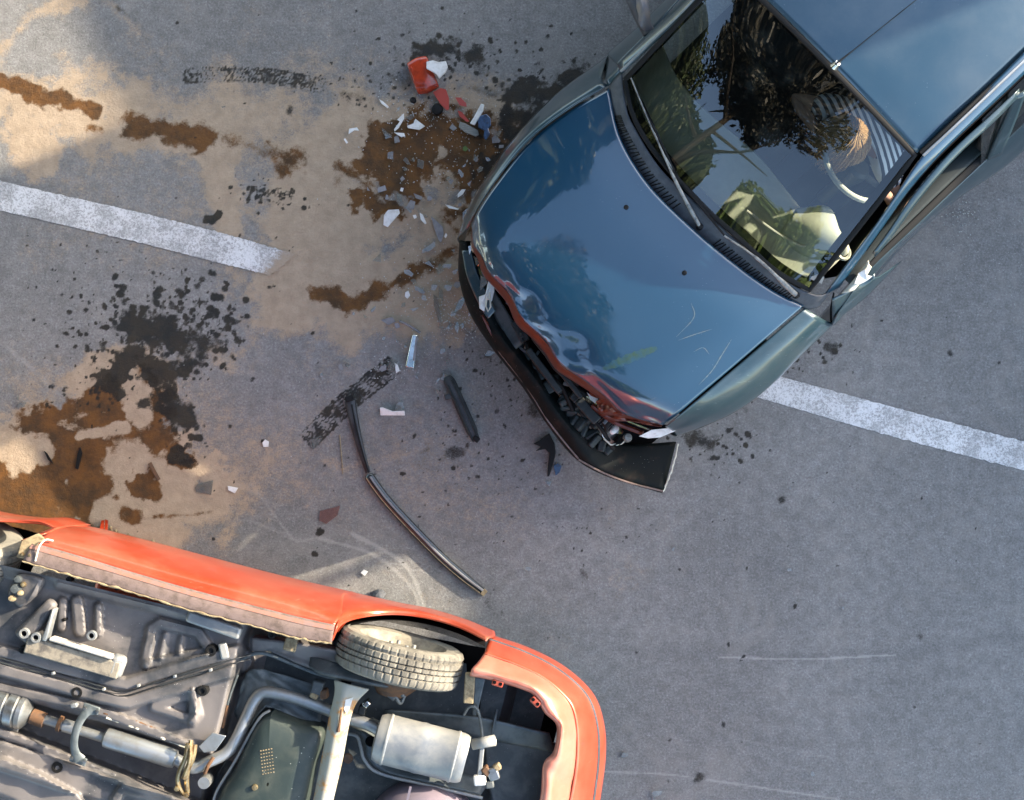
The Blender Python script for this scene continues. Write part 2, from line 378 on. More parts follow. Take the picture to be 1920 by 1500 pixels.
for a in [(250, 612, 315, 636, 44, .5, 1), (250, 660, 295, 690, 40, .4, 1), (330, 620, 380, 640, 26, .8, .8), (205, 715, 240, 680, 26, .3, 1), (300, 760, 330, 780, 26, .4, .9), (335, 855, 352, 862, 18, .4, 1), (360, 820, 375, 822, 7, .5, 1), (338, 695, 343, 690, 12, .3, 1), (290, 690, 320, 690, 26, .5, .9),
          (785, 88, 830, 100, 22, .6, .9), (820, 95, 880, 95, 26, .6, .9), (830, 120, 880, 110, 24, .8, .7), (880, 165, 930, 180, 10, .8, .6), (985, 180, 1070, 155, 34, .5, .95), (960, 240, 1050, 205, 40, .5, 1), (730, 140, 760, 150, 20, .9, .5), (700, 150, 720, 160, 12, .9, .5), (890, 110, 900, 130, 14, .8, .6), (920, 330, 1000, 250, 26, .6, .8),
          (397, 412, 400, 408, 11, .3, 1), (222, 408, 222, 404, 8, .4, .8), (820, 1070, 830, 1060, 12, .9, .5), (900, 1110, 925, 1150, 20, .8, .6), (910, 1100, 916, 1120, 22, .9, .5), (1300, 820, 1330, 835, 20, .8, .7), (1550, 650, 1560, 655, 10, .7, .7), (845, 845, 860, 850, 15, .9, .6), (800, 840, 790, 860, 14, 1, .4), (720, 690, 790, 680, 16, .9, .6), (905, 665, 915, 668, 14, .8, .7), (960, 665, 985, 690, 18, .9, .6), (985, 740, 1000, 760, 18, .9, .6), (940, 870, 960, 880, 20, 1, .5), (1040, 800, 1060, 830, 12, 1, .4), (1465, 940, 1466, 936, 10, .6, .8), (1296, 1470, 1304, 1462, 13, .7, .7), (1330, 1480, 1340, 1482, 8, .9, .5), (1356, 1358, 1357, 1360, 6, .5, .9), (1640, 770, 1645, 772, 6, .7, .6), (945, 797, 947, 800, 7, .4, .9), (947, 800, 955, 830, 2.5, .8, .7), (1030, 855, 1030, 890, 12, 1.0, .25), (705, 1118, 715, 1118, 20, 1, .3), (740, 105, 745, 115, 10, .9, .5), (545, 205, 543, 212, 8, .6, .7), (600, 20, 620, 30, 9, .9, .5), (220, 15, 240, 30, 9, .9, .6), (640, 175, 700, 190, 14, 1, .4), (1390, 760, 1400, 770, 7, .8, .6), (1780, 660, 1783, 664, 6, .6, .7), (1090, 1070, 1095, 1080, 12, .9, .5), (600, 995, 602, 997, 6, .3, 1), (590, 1035, 592, 1040, 7, .4, .9), (715, 930, 718, 932, 6, .5, .8), (960, 968, 961, 969, 4, .5, .9), (1720, 1190, 1726, 1196, 8, .8, .6)]:
    put(oil, *a[:4], a[4] * 1.08, a[5] * 1.5, a[6], n=2.0)
def dot(arr, x, y, r, amp=1.0):
    i0 = int(max(0, ((750 - (y + r * 2)) * CAM_H / FOC + 2.35) / ST)); i1 = int(min(len(gy), ((750 - (y - r * 2)) * CAM_H / FOC + 2.35) / ST + 2))
    j0 = int(max(0, ((x - r * 2 - 960) * CAM_H / FOC + 2.9) / ST)); j1 = int(min(len(gx), ((x + r * 2 - 960) * CAM_H / FOC + 2.9) / ST + 2))
    if i1 <= i0 or j1 <= j0: return
    a, e = rng.uniform(0, 3.1), rng.uniform(.7, 1.3)
    X = PXg[i0:i1, j0:j1] - x; Y = PYg[i0:i1, j0:j1] - y
    u = (X * math.cos(a) + Y * math.sin(a)) * e; v = (-X * math.sin(a) + Y * math.cos(a)) / e
    f = np.clip((1 - np.hypot(u, v) / r + n2[i0:i1, j0:j1] * 1.2) / .5, 0, 1) * amp
    np.maximum(arr[i0:i1, j0:j1], f, out=arr[i0:i1, j0:j1])
def spray(arr, cx, cy, sx, sy, n, r0, r1, ang=0):
    c, s = math.cos(R(ang)), math.sin(R(ang))
    for i in range(n):
        a, b = rng.normal(0, sx), rng.normal(0, sy)
        dot(arr, cx + a * c - b * s, cy + a * s + b * c, r0 + (r1 - r0) * rng.random() ** 2.5, rng.uniform(.6, 1))
spray(oil, 300, 620, 70, 50, 330, 2.5, 11, -8); spray(oil, 230, 590, 90, 60, 150, 2.2, 6); spray(oil, 380, 610, 45, 35, 130, 3, 10); spray(oil, 180, 700, 60, 40, 70, 2, 5)
spray(oil, 830, 100, 70, 30, 120, 2, 7); spray(oil, 1000, 160, 50, 40, 120, 2, 8, -20); spray(oil, 500, 365, 40, 12, 60, 2, 6, 10); spray(oil, 700, 160, 60, 20, 60, 2, 5); spray(oil, 1340, 830, 50, 22, 60, 2, 7); spray(oil, 1540, 650, 50, 30, 45, 2, 7); spray(oil, 960, 720, 60, 50, 70, 2, 6); spray(oil, 850, 860, 90, 40, 60, 2, 6); spray(oil, 320, 720, 30, 50, 50, 3, 7); spray(oil, 340, 800, 30, 30, 30, 3, 8)
spray(oil, 960, 750, 620, 500, 330, 1.6, 5); spray(oil, 250, 470, 130, 60, 40, 2, 5)
spray(oil, 1030, 950, 160, 90, 70, 1.8, 4.5)
# tread prints of oily tyres
def tread(arr, pts, w, lanes, step, amp, fade=.3):
    seg = cr([Vector((*p, 0)) for p in pts], 80); L = 0; nxt = 0
    for i in range(80):
        d = seg[i + 1] - seg[i]; l = d.length; d = d / l; nrm = Vector((-d.y, d.x, 0))
        while nxt < L + l:
            q = seg[i] + d * (nxt - L)
            for k in range(lanes):
                o = (k / (lanes - 1) - .5) * w
                if rng.random() < 1 - fade:
                    p = q + nrm * o + d * (2.5 * (k % 2))
                    dot(arr, p.x, p.y, step * .62, amp * rng.uniform(.6, 1))
            nxt += step
        L += l
tread(oil, [(575, 828), (650, 755), (740, 684)], 36, 7, 6.2, 1.0, .12)
tread(oil, [(630, 770), (680, 725), (700, 705)], 24, 5, 5, 1.0, .0)
tread(oil, [(345, 142), (480, 140), (612, 162)], 26, 6, 6, .85, .35); tread(oil, [(430, 140), (500, 140), (590, 155)], 20, 5, 6, .9, .2)
tread(oil, [(470, 355), (550, 375)], 24, 5, 6, .7, .5)
# metal scuffs and painted caustic lines above the red car (light) and old tyre bands (dark, negative)
for pts, w, amp in [([(1150, 1215), (1400, 1232), (1650, 1225), (1920, 1195)], 20, -.33), ([(1350, 1232), (1500, 1236), (1680, 1228)], 2.2, .8), ([(1130, 1447), (1250, 1452), (1380, 1470), (1570, 1498)], 2.0, .7),
                    ([(1380, 1385), (1600, 1430)], 2, .35), ([(1600, 1280), (1780, 1268), (1920, 1225)], 16, -.25), ([(0, 640), (60, 690), (110, 740)], 7, .4), ([(250, 40), (310, 130), (330, 180)], 5, -.4), ([(660, 1000), (760, 1060), (800, 1150)], 6, .8), ([(600, 1010), (700, 1040), (770, 1100), (790, 1150)], 5, .7),
                    ([(470, 905), (540, 1000), (560, 1015)], 4, .5), ([(560, 1015), (480, 980), (440, 975)], 5, .4), ([(560, 1015), (620, 1005)], 4, .4), ([(390, 860), (450, 910), (520, 950)], 8, .35), ([(1120, 1200), (1190, 1120), (1200, 1090)], 6, -.25), ([(610, 865), (640, 885), (690, 880), (770, 850), (860, 815)], 7, .3)]:  # includes sunlight caustics by the red car, painted as pale arcs
    s = cr([Vector((*p, 0)) for p in pts], 14)
    for i in range(14):
        f = np.clip(cap(s[i].x, s[i].y, s[i + 1].x, s[i + 1].y, max(w, 3.2), n2 * .8) / .7, 0, 1) * amp
        scuff = np.where(np.abs(f) > np.abs(scuff), f, scuff)
for i in range(26):                                   # fine random scratches
    x, y = rng.uniform(0, 1900), rng.uniform(0, 1480); a = rng.normal(.1, .5); l = rng.uniform(20, 90)
    f = np.clip(cap(x, y, x + l * math.cos(a), y + l * math.sin(a), 3.0, 0) / .8, 0, 1) * rng.uniform(.15, .4)
    scuff = np.where(np.abs(f) > np.abs(scuff), f, scuff)

nx, ny = len(gx), len(gy)
co = np.zeros((nx * ny + 4, 3), np.float32); co[:nx * ny, 0] = GX.ravel(); co[:nx * ny, 1] = GY.ravel()
BIG = 60.0
co[nx * ny:] = [(-BIG, -BIG, 0), (BIG, -BIG, 0), (BIG, BIG, 0), (-BIG, BIG, 0)]
ii, jj = np.meshgrid(np.arange(ny - 1), np.arange(nx - 1), indexing='ij'); a0 = (ii * nx + jj).ravel()
quads = np.stack([a0, a0 + 1, a0 + nx + 1, a0 + nx], 1)
c00, c10, c11, c01 = 0, nx - 1, nx * ny - 1, nx * (ny - 1); b = nx * ny
quads = np.vstack([quads, [[b, b + 1, c10, c00], [b + 1, b + 2, c11, c10], [b + 2, b + 3, c01, c11], [b + 3, b, c00, c01]]])
me = bpy.data.meshes.new('road'); nq = len(quads)
me.vertices.add(len(co)); me.vertices.foreach_set('co', co.ravel())
me.loops.add(nq * 4); me.loops.foreach_set('vertex_index', quads.ravel().astype(np.int32))
me.polygons.add(nq); me.polygons.foreach_set('loop_start', np.arange(0, nq * 4, 4, dtype=np.int32)); me.polygons.foreach_set('loop_total', np.full(nq, 4, np.int32))
me.update(calc_edges=True)
for nm, arr in (('sand', sand), ('wet', wet), ('oil', oil), ('scuff', scuff)):
    at = me.attributes.new(nm, 'FLOAT', 'POINT'); at.data.foreach_set('value', np.concatenate([arr.ravel(), np.zeros(4)]).astype(np.float32))

def asphalt(m):
    big = m.ramp(m.noise(.9, 5, .6, .6), .3, .7)
    base = m.mix(big, (.182, .18, .175), (.245, .24, .232))
    fine = m.noise(85, 5, .85); base = m.mix(m.ramp(fine, .36, .5, .5, 0), base, (.075, .075, .076))
    base = m.mix(m.ramp(fine, .51, .64, 0, .45), base, (.42, .42, .42))
    st = m.ramp(m.voro(120), .1, .25, 1, 0); g = m.ramp(m.noise(60, 1), .56, .66, 0, .7)
    base = m.mix(m.math('MULTIPLY', st, g), base, (.5, .5, .5))
    mot = m.noise(16, 6, .75); base = m.mix(m.ramp(mot, .35, .62, .42, 0), base, (.1, .095, .09)); base = m.mix(m.ramp(m.noise(3.2, 6, .7, .8), .5, .72, 0, .35), base, (.3, .28, .255))
    return base, fine
mr = N('asphalt with spilt sand and oil')
base, fine = asphalt(mr)
edge = mr.noise(24, 8, .8); grit = mr.noise(130, 4, .85)
S, W, O, C = mr.attr('sand'), mr.attr('wet'), mr.attr('oil'), mr.attr('scuff')
base = mr.mix(mr.ramp(C, 0, 1, 0, .55), base, (.42, .41, .38)); base = mr.mix(mr.ramp(C, 0, -1, 0, .6), base, (.06, .06, .066))
e = mr.math('MULTIPLY', mr.math('SUBTRACT', edge, .5), 1.7); e2 = mr.math('MULTIPLY', mr.math('SUBTRACT', grit, .5), 1.3)
sf = mr.ramp(mr.math('ADD', mr.math('ADD', S, e), e2), .05, .75, 0, .93)
sf = mr.math('MULTIPLY', sf, mr.ramp(S, .0, .12))
sandc = mr.mix(mr.ramp(mr.noise(14, 6, .7), .3, .7), (.43, .335, .24), (.33, .255, .18)); sandc = mr.mix(mr.ramp(grit, .3, .5, .35, 0), sandc, (.2, .15, .1))
c = mr.mix(sf, base, sandc)
wf = mr.math('MULTIPLY', mr.ramp(mr.math('ADD', mr.math('ADD', W, e), mr.math('MULTIPLY', e2, .6)), .12, .78, 0, .95), mr.ramp(W, 0, .15))
wetc = mr.mix(mr.ramp(mr.noise(9, 5, .7), .3, .7), (.135, .052, .006), (.04, .018, .004))
c = mr.mix(wf, c, wetc)
of = mr.math('MULTIPLY', mr.ramp(mr.math('ADD', mr.math('ADD', O, mr.math('MULTIPLY', e, .8)), mr.math('MULTIPLY', e2, .7)), .15, .8, 0, .95), mr.ramp(O, 0, .15))
c = mr.mix(of, c, mr.mix(mr.ramp(mr.noise(12, 3), .4, .6), (.009, .0095, .009), (.02, .016, .01)))
mr.set('Base Color', c)
mr.set('Roughness', mr.ramp(mr.math('MAXIMUM', mr.math('MULTIPLY', wf, W), of), .3, 1, .95, .42)); mr.set('Specular IOR Level', .2)
hgt = mr.math('ADD', fine, mr.math('MULTIPLY', mr.noise(35, 4, .6), mr.ramp(sf, 0, 1, .3, .9)))
mr.bump(hgt, .75, .006)
me.materials.append(mr.m)
road = bpy.data.objects.new('road', me); col.objects.link(road); tag(road, kind='structure')

# painted dashes of the centre line: sheets 4 mm above the road, ragged at the edges
mp = N('worn white road paint')
pb, pf = asphalt(mp)
wn1 = mp.math('ADD', mp.ramp(mp.noise(90, 5, .85), .36, .56), mp.math('MULTIPLY', mp.ramp(mp.noise(6, 5, .7), .35, .7, -.55, .2), 1.0))
wf_ = mp.ramp(wn1, .1, .75, .28, .96)
fd = mp.ramp(mp.math('ADD', mp.attr('fade'), mp.math('MULTIPLY', mp.math('SUBTRACT', mp.noise(30, 6, .8), .5), 1.2)), .15, .9)
pb = mp.mix(fd, pb, (.33, .255, .18))
wf_ = mp.math('MULTIPLY', wf_, mp.ramp(fd, 0, 1, 1, .08))
mp.set('Base Color', mp.mix(wf_, pb, mp.mix(mp.ramp(mp.noise(3, 4), .3, .7), (.6, .6, .6), (.72, .72, .72)))); mp.set('Roughness', .85); mp.bump(pf, .7, .005)
def dash(top, bot, seed):
    n = 220; r0 = random.Random(seed)
    T = cr(PP([(x, y, .004) for x, y in top]), n); B = cr(PP([(x, y, .004) for x, y in bot]), n)
    rows = []
    for k in range(9):
        row = []
        for i in range(n + 1):
            p = T[i].lerp(B[i], k / 8)
            if k in (0, 8):
                j = (mnoise.noise(Vector((i * .35, k * 3, seed))) * .006 + mnoise.noise(Vector((i * 1.3, k * 5, seed))) * .004)
                p = p + Vector((0, j if k == 0 else -j, 0))
            if i in (0, n): p = p + Vector((mnoise.noise(Vector((k * .9, i, seed))) * .03, 0, 0))
            row.append(p)
        rows.append(row)
    mb = MB(); mb.grid(rows); o = mb.build('road_marking', mp.m, None, smooth=False)
    at_ = o.data.attributes.new('fade', 'FLOAT', 'POINT'); at_.data.foreach_set('value', [max(0, (i / n - .90) / .10) if seed == 2 else 0.0 for k in range(9) for i in range(n + 1)]); tag(o, kind='structure')
dash([(-420, 236), (0, 339), (260, 398), (420, 438), (553, 476)], [(-420, 292), (0, 394), (250, 452), (400, 490), (510, 517)], 2)
dash([(1395, 690), (1470, 708), (1700, 770), (1920, 828), (2300, 926)], [(1370, 733), (1430, 748), (1680, 820), (1920, 882), (2300, 980)], 7)

# ------------------------------------------------------------------ added unseen house and upper trees that shade the street; trees mirrored in the windscreen
sA = Vector((math.cos(R(SUN_AZ)), math.sin(R(SUN_AZ)), 0)); uA = Vector((-sA.y, sA.x, 0))
def SU(s, u, z): return sA * s + uA * u + Vector((0, 0, z))
HD = 8.0
def top_of(v): return HD * math.tan(R(SUN_EL)) + v / math.cos(R(SUN_EL))
house = empty('shade_house', SU(HD + 2.5, 0, 0), 'added unseen flat-roofed house, parapet stepped to shape the sun and shade', 'house')  # out of view, added so its roofline cuts the sunlight into patches
def hbox(name, s0, s1, u0, u1, z0, z1, mat, parent=house):
    mb = MB(); mb.prism([SU(s0, u0, z1), SU(s1, u0, z1), SU(s1, u1, z1), SU(s0, u1, z1)], z1 - z0)
    return mb.build(name, mat, parent, smooth=False)
hbox('wall', HD, HD + 5, -7, 8, 0, top_of(.2) - .12, MAT['plaster'])
hbox('roof', HD - .0, HD + 5, -7, 8, top_of(.2) - .118, top_of(.2), MAT['roofing'])
for u0, u1, v in ((-7, -.98, .62), (.802, 2.1, .95), (2.102, 8, .42)):
    hbox('parapet', HD + .002, HD + 2.2, u0, u1, top_of(.2) + .001, top_of(v), MAT['plaster'])  # stepped heights decide where the shade ends
for k in range(6):
    u = -5.6 + k * 2.25
    w = hbox('window', HD - .06, HD + .1, u - .5, u + .5, 1.0, 2.2, MAT['frame'])
    hbox('pane', HD - .07, HD - .055, u - .44, u + .44, 1.06, 2.14, MAT['pane'], w)
hbox('shadow_post', HD + .3, HD + .38, -.55, -.47, top_of(.2) + .001, top_of(.2) + .55, MAT['shield'])  # added thin post that throws a soft dark streak across the sun patch
dr = hbox('door', HD - .05, HD + .1, -4.9, -4.0, .02, 2.1, MAT['rust'])
hbox('handle', HD - .09, HD - .052, -4.2, -4.12, 1.0, 1.12, MAT['chrome'], dr)

def leaf_mesh(name, n, size, seed, crown):
    r = np.random.default_rng(seed)
    cs = r.normal(0, 1, (110, 3)); cs /= np.linalg.norm(cs, axis=1)[:, None]; cs *= (r.random((110, 1)) ** .45) * np.array(crown) * .85
    rad = r.uniform(.35, .95, 110) * crown[0] / 3
    k = r.integers(0, 110, n)
    d = r.normal(0, 1, (n, 3)); d /= np.linalg.norm(d, axis=1)[:, None]
    c = cs[k] + d * rad[k][:, None] * (r.random((n, 1)) ** .4)
    a = r.normal(0, 1, (n, 3)); a /= np.linalg.norm(a, axis=1)[:, None]
    b_ = np.cross(a, r.normal(0, 1, (n, 3))); b_ /= np.linalg.norm(b_, axis=1)[:, None]
    s = size * r.uniform(.6, 1.3, (n, 1))
    v = np.stack([c - a * s, c - b_ * s * .5, c + a * s, c + b_ * s * .5], 1).reshape(-1, 3)
    m = bpy.data.meshes.new(name); m.vertices.add(n * 4); m.vertices.foreach_set('co', v.astype(np.float32).ravel())
    m.loops.add(n * 4); m.loops.foreach_set('vertex_index', np.arange(n * 4, dtype=np.int32)); m.polygons.add(n)
    m.polygons.foreach_set('loop_start', np.arange(0, n * 4, 4, dtype=np.int32)); m.polygons.foreach_set('loop_total', np.full(n, 4, np.int32)); m.update(calc_edges=True)
    return m
def tree(x, y, h, crown, leafmat, label, seed, n=60000, size=.12):
    t = empty('broadleaf_tree', (x, y, 0), label, 'tree', 'trees beside the road')
    r = random.Random(seed); mb = MB()
    o = Vector((x, y, 0)); cc = o + Vector((0, 0, h - crown[2]))
    mb.tube([o, o + Vector((.05, 0, h * .3)), o + Vector((-.06, .08, h * .6)), o + Vector((0, 0, h * .85))], [.15, .11, .07, .03], 9)
    for i in range(9):
        a = i * 2.4 + r.random(); z = h * (.32 + .05 * i); l = crown[0] * .8
        mb.tube([o + Vector((0, 0, z)), o + Vector((math.cos(a) * l * .5, math.sin(a) * l * .5, z + .7)), o + Vector((math.cos(a) * l, math.sin(a) * l, z + 1.3))], [.08, .05, .015], 6)
    mb.build('trunk', MAT['bark'], t)
    m = leaf_mesh('crown', n, size, seed, crown); m.materials.append(leafmat)
    c = bpy.data.objects.new('crown', m); col.objects.link(c); c.parent = t; c.location = (0, 0, h - crown[2])
TREES = [(-4.1, -2.2, 14.8, (3.4, 3.4, 3.9), 'leaf_dark', 'tall dark-leaved tree beyond the red car, mirrored in the windscreen'),
         (-8.2, -.2, 9.0, (3.5, 3.5, 3.9), 'leaf_mid', 'lower dull green tree beyond the left side of the road, mirrored in the windscreen'),
         (-2.5, 4.1, 8.2, (2.9, 2.9, 2.9), 'leaf_mid', 'added unseen tree darkening the upper left corner of the road'),  # this tree and the next ones are added, unseen, to dim the upper left
         (.2, 5.5, 8.6, (2.7, 2.7, 3.0), 'leaf_mid', 'added unseen tree darkening the upper side of the road beside the blue car'),
         (-5.6, 2.4, 8.0, (2.4, 2.4, 2.8), 'leaf_mid', 'added unseen tree darkening the road left of its sunlit corner'),
         (-8.0, -3.6, 9.4, (3.2, 3.2, 3.7), 'leaf_mid', 'dull green tree standing behind the tall dark-leaved tree'),
         (-2.5, -7.4, 9.0, (2.9, 2.9, 3.1), 'leaf', 'sunlit green tree below the overturned red car, mirrored in the windscreen')]
for i, (x, y, h, cwn, lm, lab) in enumerate(TREES): tree(x, y, h, cwn, MAT[lm], lab, 31 + i, size=.17 if y > 1 else .115)

# ------------------------------------------------------------------ the blue hatchback
CARC = P(1330, 375, .95); CARC.z = 0
blue = empty('blue_car', CARC, 'blue hatchback with a crushed front end and torn bumper', 'car')
FW = Vector((-math.cos(R(43.5)), -math.sin(R(43.5)), 0)); LF = Vector((-FW.y, FW.x, 0))    # forward, and the driver's side (left)
def C(x, y, z): return CARC + FW * x + LF * y + Vector((0, 0, z))
def drop(p, z, dy=0.0, dx=0.0): return Vector((p.x, p.y, z)) + LF * dy + FW * dx

# bonnet
h_rear = PP([(1142, 167, .905), (1163, 258, .93), (1217, 347, .945), (1297, 427, .95), (1377, 494, .945), (1450, 545, .93), (1507, 573, .905)])
h_front = PP([(880, 428, .75), (903, 487, .79), (948, 553, .81), (1008, 622, .81), (1068, 690, .80), (1150, 760, .775), (1243, 797, .74)])
def hoodrow(t, zc, left, right):
    row = []
    for i in range(7):
        p = h_rear[i].lerp(h_front[i], t); w = abs(i - 3) / 3
        p.z = zc - .035 * w ** 2.4; row.append(p)
    row[0] = P(*left, row[0].z - .012); row[6] = P(*right, row[6].z - .008)
    return row
rows = [h_rear, hoodrow(.25, .945, (1060, 214), (1441, 630)), hoodrow(.5, .922, (990, 271), (1376, 686)), hoodrow(.75, .888, (931, 345), (1310, 742)), hoodrow(.9, .855, (899, 392), (1270, 776)), h_front]
def crumple(p, u, v):
    k = max(0, (v - .72) / .28)
    a = mnoise.noise(Vector((u * 6, v * 2.2, 1.3))) * .009 + mnoise.noise(Vector((u * 17, v * 5, 5.1))) * .007 + abs(mnoise.noise(Vector((u * 11 + v * 4, v * 3, 9)))) * .015 - abs(mnoise.noise(Vector((u * 5 - v * 6, v * 4, 2)))) * .015
    p = p + Vector((0, 0, a * k ** 1.6))
    b = math.exp(-((u - .9) / .1) ** 2 - ((v - .98) / .14) ** 2)       # folded corner by the broken lamp
    p = p + Vector((0, 0, -.03 * b))
    p = p + FW * (mnoise.noise(Vector((u * 9, 4.4, 0))) * .03 * max(0, (v - .85) / .15))
    d1 = math.exp(-((u - .62) / .05) ** 2 - ((v - .8) / .1) ** 2); d2 = math.exp(-((u - .4) / .04) ** 2 - ((v - .88) / .08) ** 2)
    return p - Vector((0, 0, .012 * d1 + .014 * d2))
mb = MB(); mb.patch(rows, 84, 60, crumple); HOOD = mb.last
hood = mb.build('bonnet', MAT['blue_paint'], blue, thick=.006, sharp=60)
hv = [(v, ((v.x) * FOC / (CAM_H - v.z) + 960, 750 - v.y * FOC / (CAM_H - v.z))) for r_ in HOOD for v in r_]
def hood_at(px, py, lift=.0035):
    q = sorted(((a[1][0] - px) ** 2 + (a[1][1] - py) ** 2, i) for i, a in enumerate(hv))[:4]
    ws = [1 / (d + 1) for d, i in q]; z = sum(w * hv[i][0].z for w, (d, i) in zip(ws, q)) / sum(ws)
    return P(px, py, z + lift)
def hood_line(name, pts, w, mat, n=24):
    s = cr([Vector((*p, 0)) for p in pts], n); L = []; Rr = []
    for i in range(n + 1):
        d = (s[min(i + 1, n)] - s[max(i - 1, 0)]).normalized(); nn = Vector((-d.y, d.x, 0))
        k = w * (.25 + .75 * math.sin(math.pi * min(1, max(0, i / n))) ** .6) * (1 + .5 * mnoise.noise(Vector((i * .7, w, 3))))
        a, b_ = s[i] + nn * k / 2, s[i] - nn * k / 2
        L.append(hood_at(a.x, a.y)); Rr.append(hood_at(b_.x, b_.y))
    MB().grid([L, Rr]).build(name, mat, hood)
MAT['scratch'] = simple('bare scratched paint', (.09, .12, .14), .6, c2=(.03, .09, .14), vscale=60)
MAT['smear'] = simple('yellow green paint smear', (.035, .07, .03), .4, c2=(.014, .065, .12), vscale=14, coat=.6)
for pts, w in (([(1296, 568), (1301, 595), (1268, 632)], 1.8), ([(1272, 638), (1300, 628), (1335, 617)], 1.8), ([(1372, 636), (1352, 668), (1335, 695), (1310, 722)], 2.2), ([(1300, 660), (1318, 652), (1330, 664)], 1.6), ([(1210, 760), (1218, 752), (1230, 745)], 2)):
    hood_line('scratch', pts, w, MAT['scratch'])
hood_line('paint_smear', [(1130, 692), (1180, 672), (1232, 652)], 17, MAT['smear'])
for x, y in ((1174, 389), (1283, 512)):                       # washer jets
    p = hood_at(x, y, -.002); MB().lathe([(0.0, .012), (.008, .011), (.0115, .006), (.012, -.004)], p, Vector((0, 0, 1)), 14).build('washer_jet', MAT['rubber'], hood)
# folded lip, red under the blue
def front_off(dx, dy, z, i0=0, i1=7): return [P(*(lambda q: (q[0] + dx, q[1] + dy))(((p.x) * FOC / (CAM_H - p.z) + 960, 750 - p.y * FOC / (CAM_H - p.z))), z + (p.z - .72) * .6) for p in HOOD[-1][::12]]
e0 = [p - Vector((0, 0, .006)) for p in HOOD[-1][::6]]
k = len(e0)
def lipoff(i, dx, dz):
    u = i / (k - 1); w = math.sin(math.pi * min(1, u * 1.02)) ** .6
    return e0[i] + FW * (dx * w * (1 + .35 * mnoise.noise(Vector((u * 8, dx * 9, 2))))) + Vector((0, 0, -dz))
lip = MB().patch([e0, [lipoff(i, .01, .016) for i in range(k)], [lipoff(i, .03, .05) for i in range(k)], [lipoff(i, .03, .085) for i in range(k)]], 90, 8,
                 lambda p, u, v: p + Vector((0, 0, mnoise.noise(Vector((u * 25, v * 3, 8))) * .007))).build('bonnet_lip', MAT['old_red'], blue, thick=.003)
MB().patch([PP([(948, 568, .66), (975, 592, .66), (1000, 620, .65)]), PP([(962, 556, .68), (993, 585, .68), (1013, 612, .66)])], 12, 4).build('slam_panel', MAT['blue_paint'], blue, thick=.006)
# torn red sheet at the driver's side corner
mb = MB(); mb.patch([PP([(1118, 752, .70), (1150, 738, .73), (1190, 752, .73), (1240, 785, .71)]), PP([(1125, 775, .66), (1160, 768, .71), (1200, 775, .68), (1246, 790, .70)]), PP([(1150, 790, .62), (1185, 790, .66), (1215, 797, .65), (1240, 800, .68)])], 26, 14,
                    lambda p, u, v: p + Vector((0, 0, mnoise.noise(Vector((u * 7, v * 5, 2))) * .035)))
mb.build('torn_sheet', MAT['old_red'], blue, thick=.003, sharp=25)

# wings
seamR = PP([(1509, 577, .893), (1443, 634, .898), (1378, 690, .878), (1312, 746, .845), (1272, 780, .81), (1247, 800, .74)])
shR = PP([(1532, 592, .875), (1467, 650, .878), (1400, 705, .85), (1332, 758, .80), (1287, 788, .74), (1256, 804, .68)])
midR = PP([(1550, 602, .80), (1490, 658, .80), (1428, 715, .78), (1362, 765, .73), (1300, 797, .68), (1262, 809, .62)])
outR = PP([(1562, 608, .66), (1504, 664, .64), (1448, 720, .62), (1385, 768, .58), (1318, 800, .52), (1266, 818, .48)])
lowR = [drop(p, .24, -.02) for p in outR]
MB().patch([seamR, shR, midR, outR, lowR], 40, 26).build('wing', MAT['blue_side'], blue, thick=.004)
seamL = PP([(1140, 160, .893), (1057, 211, .915), (986, 268, .885), (927, 343, .838), (895, 392, .785), (878, 428, .695)])
shL = PP([(1128, 148, .86), (1044, 202, .87), (975, 262, .84), (916, 338, .79), (885, 393, .73), (869, 436, .66)])
outL = PP([(1140, 105, .66), (1040, 180, .64), (962, 262, .61), (899, 352, .58), (872, 405, .55), (858, 448, .50)])
MB().patch([seamL, shL, outL, [drop(p, .24, .02) for p in outL]], 40, 22).build('wing', MAT['blue_side'], blue, thick=.004)
# scuttle with its louvres
cow_f = PP([(1138, 168, .885), (1146, 208, .895), (1166, 265, .905), (1219, 353, .91), (1299, 433, .91), (1379, 500, .905), (1449, 549, .90), (1507, 578, .885), (1535, 575, .885)])
cow_b = PP([(1166, 132, .945), (1174, 200, .958), (1190, 240, .962), (1240, 318, .965), (1318, 392, .967), (1398, 465, .965), (1462, 520, .962), (1525, 552, .955), (1556, 548, .945)])
cow_m = [a.lerp(b_, .5) + Vector((0, 0, .006)) for a, b_ in zip(cow_f, cow_b)]
cowl = MB().patch([cow_f, cow_m, cow_b], 60, 8).build('scuttle_panel', MAT['cowl'], blue, thick=.006)
F_ = cr(cow_f, 200); B_ = cr(cow_b, 200)
def cowpt(t, w): 
    i = int(t * 200); return F_[i].lerp(B_[i], w)
for a, b_, n in ((.155, .44, 34), (.555, .80, 30)):
    for i in range(n):
        t = a + (b_ - a) * i / (n - 1)
        p, q = cowpt(t, .12) + Vector((0, 0, .006)), cowpt(t + .012, .52) + Vector((0, 0, .010))
        MB().beam(p, q, .0052, .007).build('slat', MAT['rubber'], cowl, smooth=False)
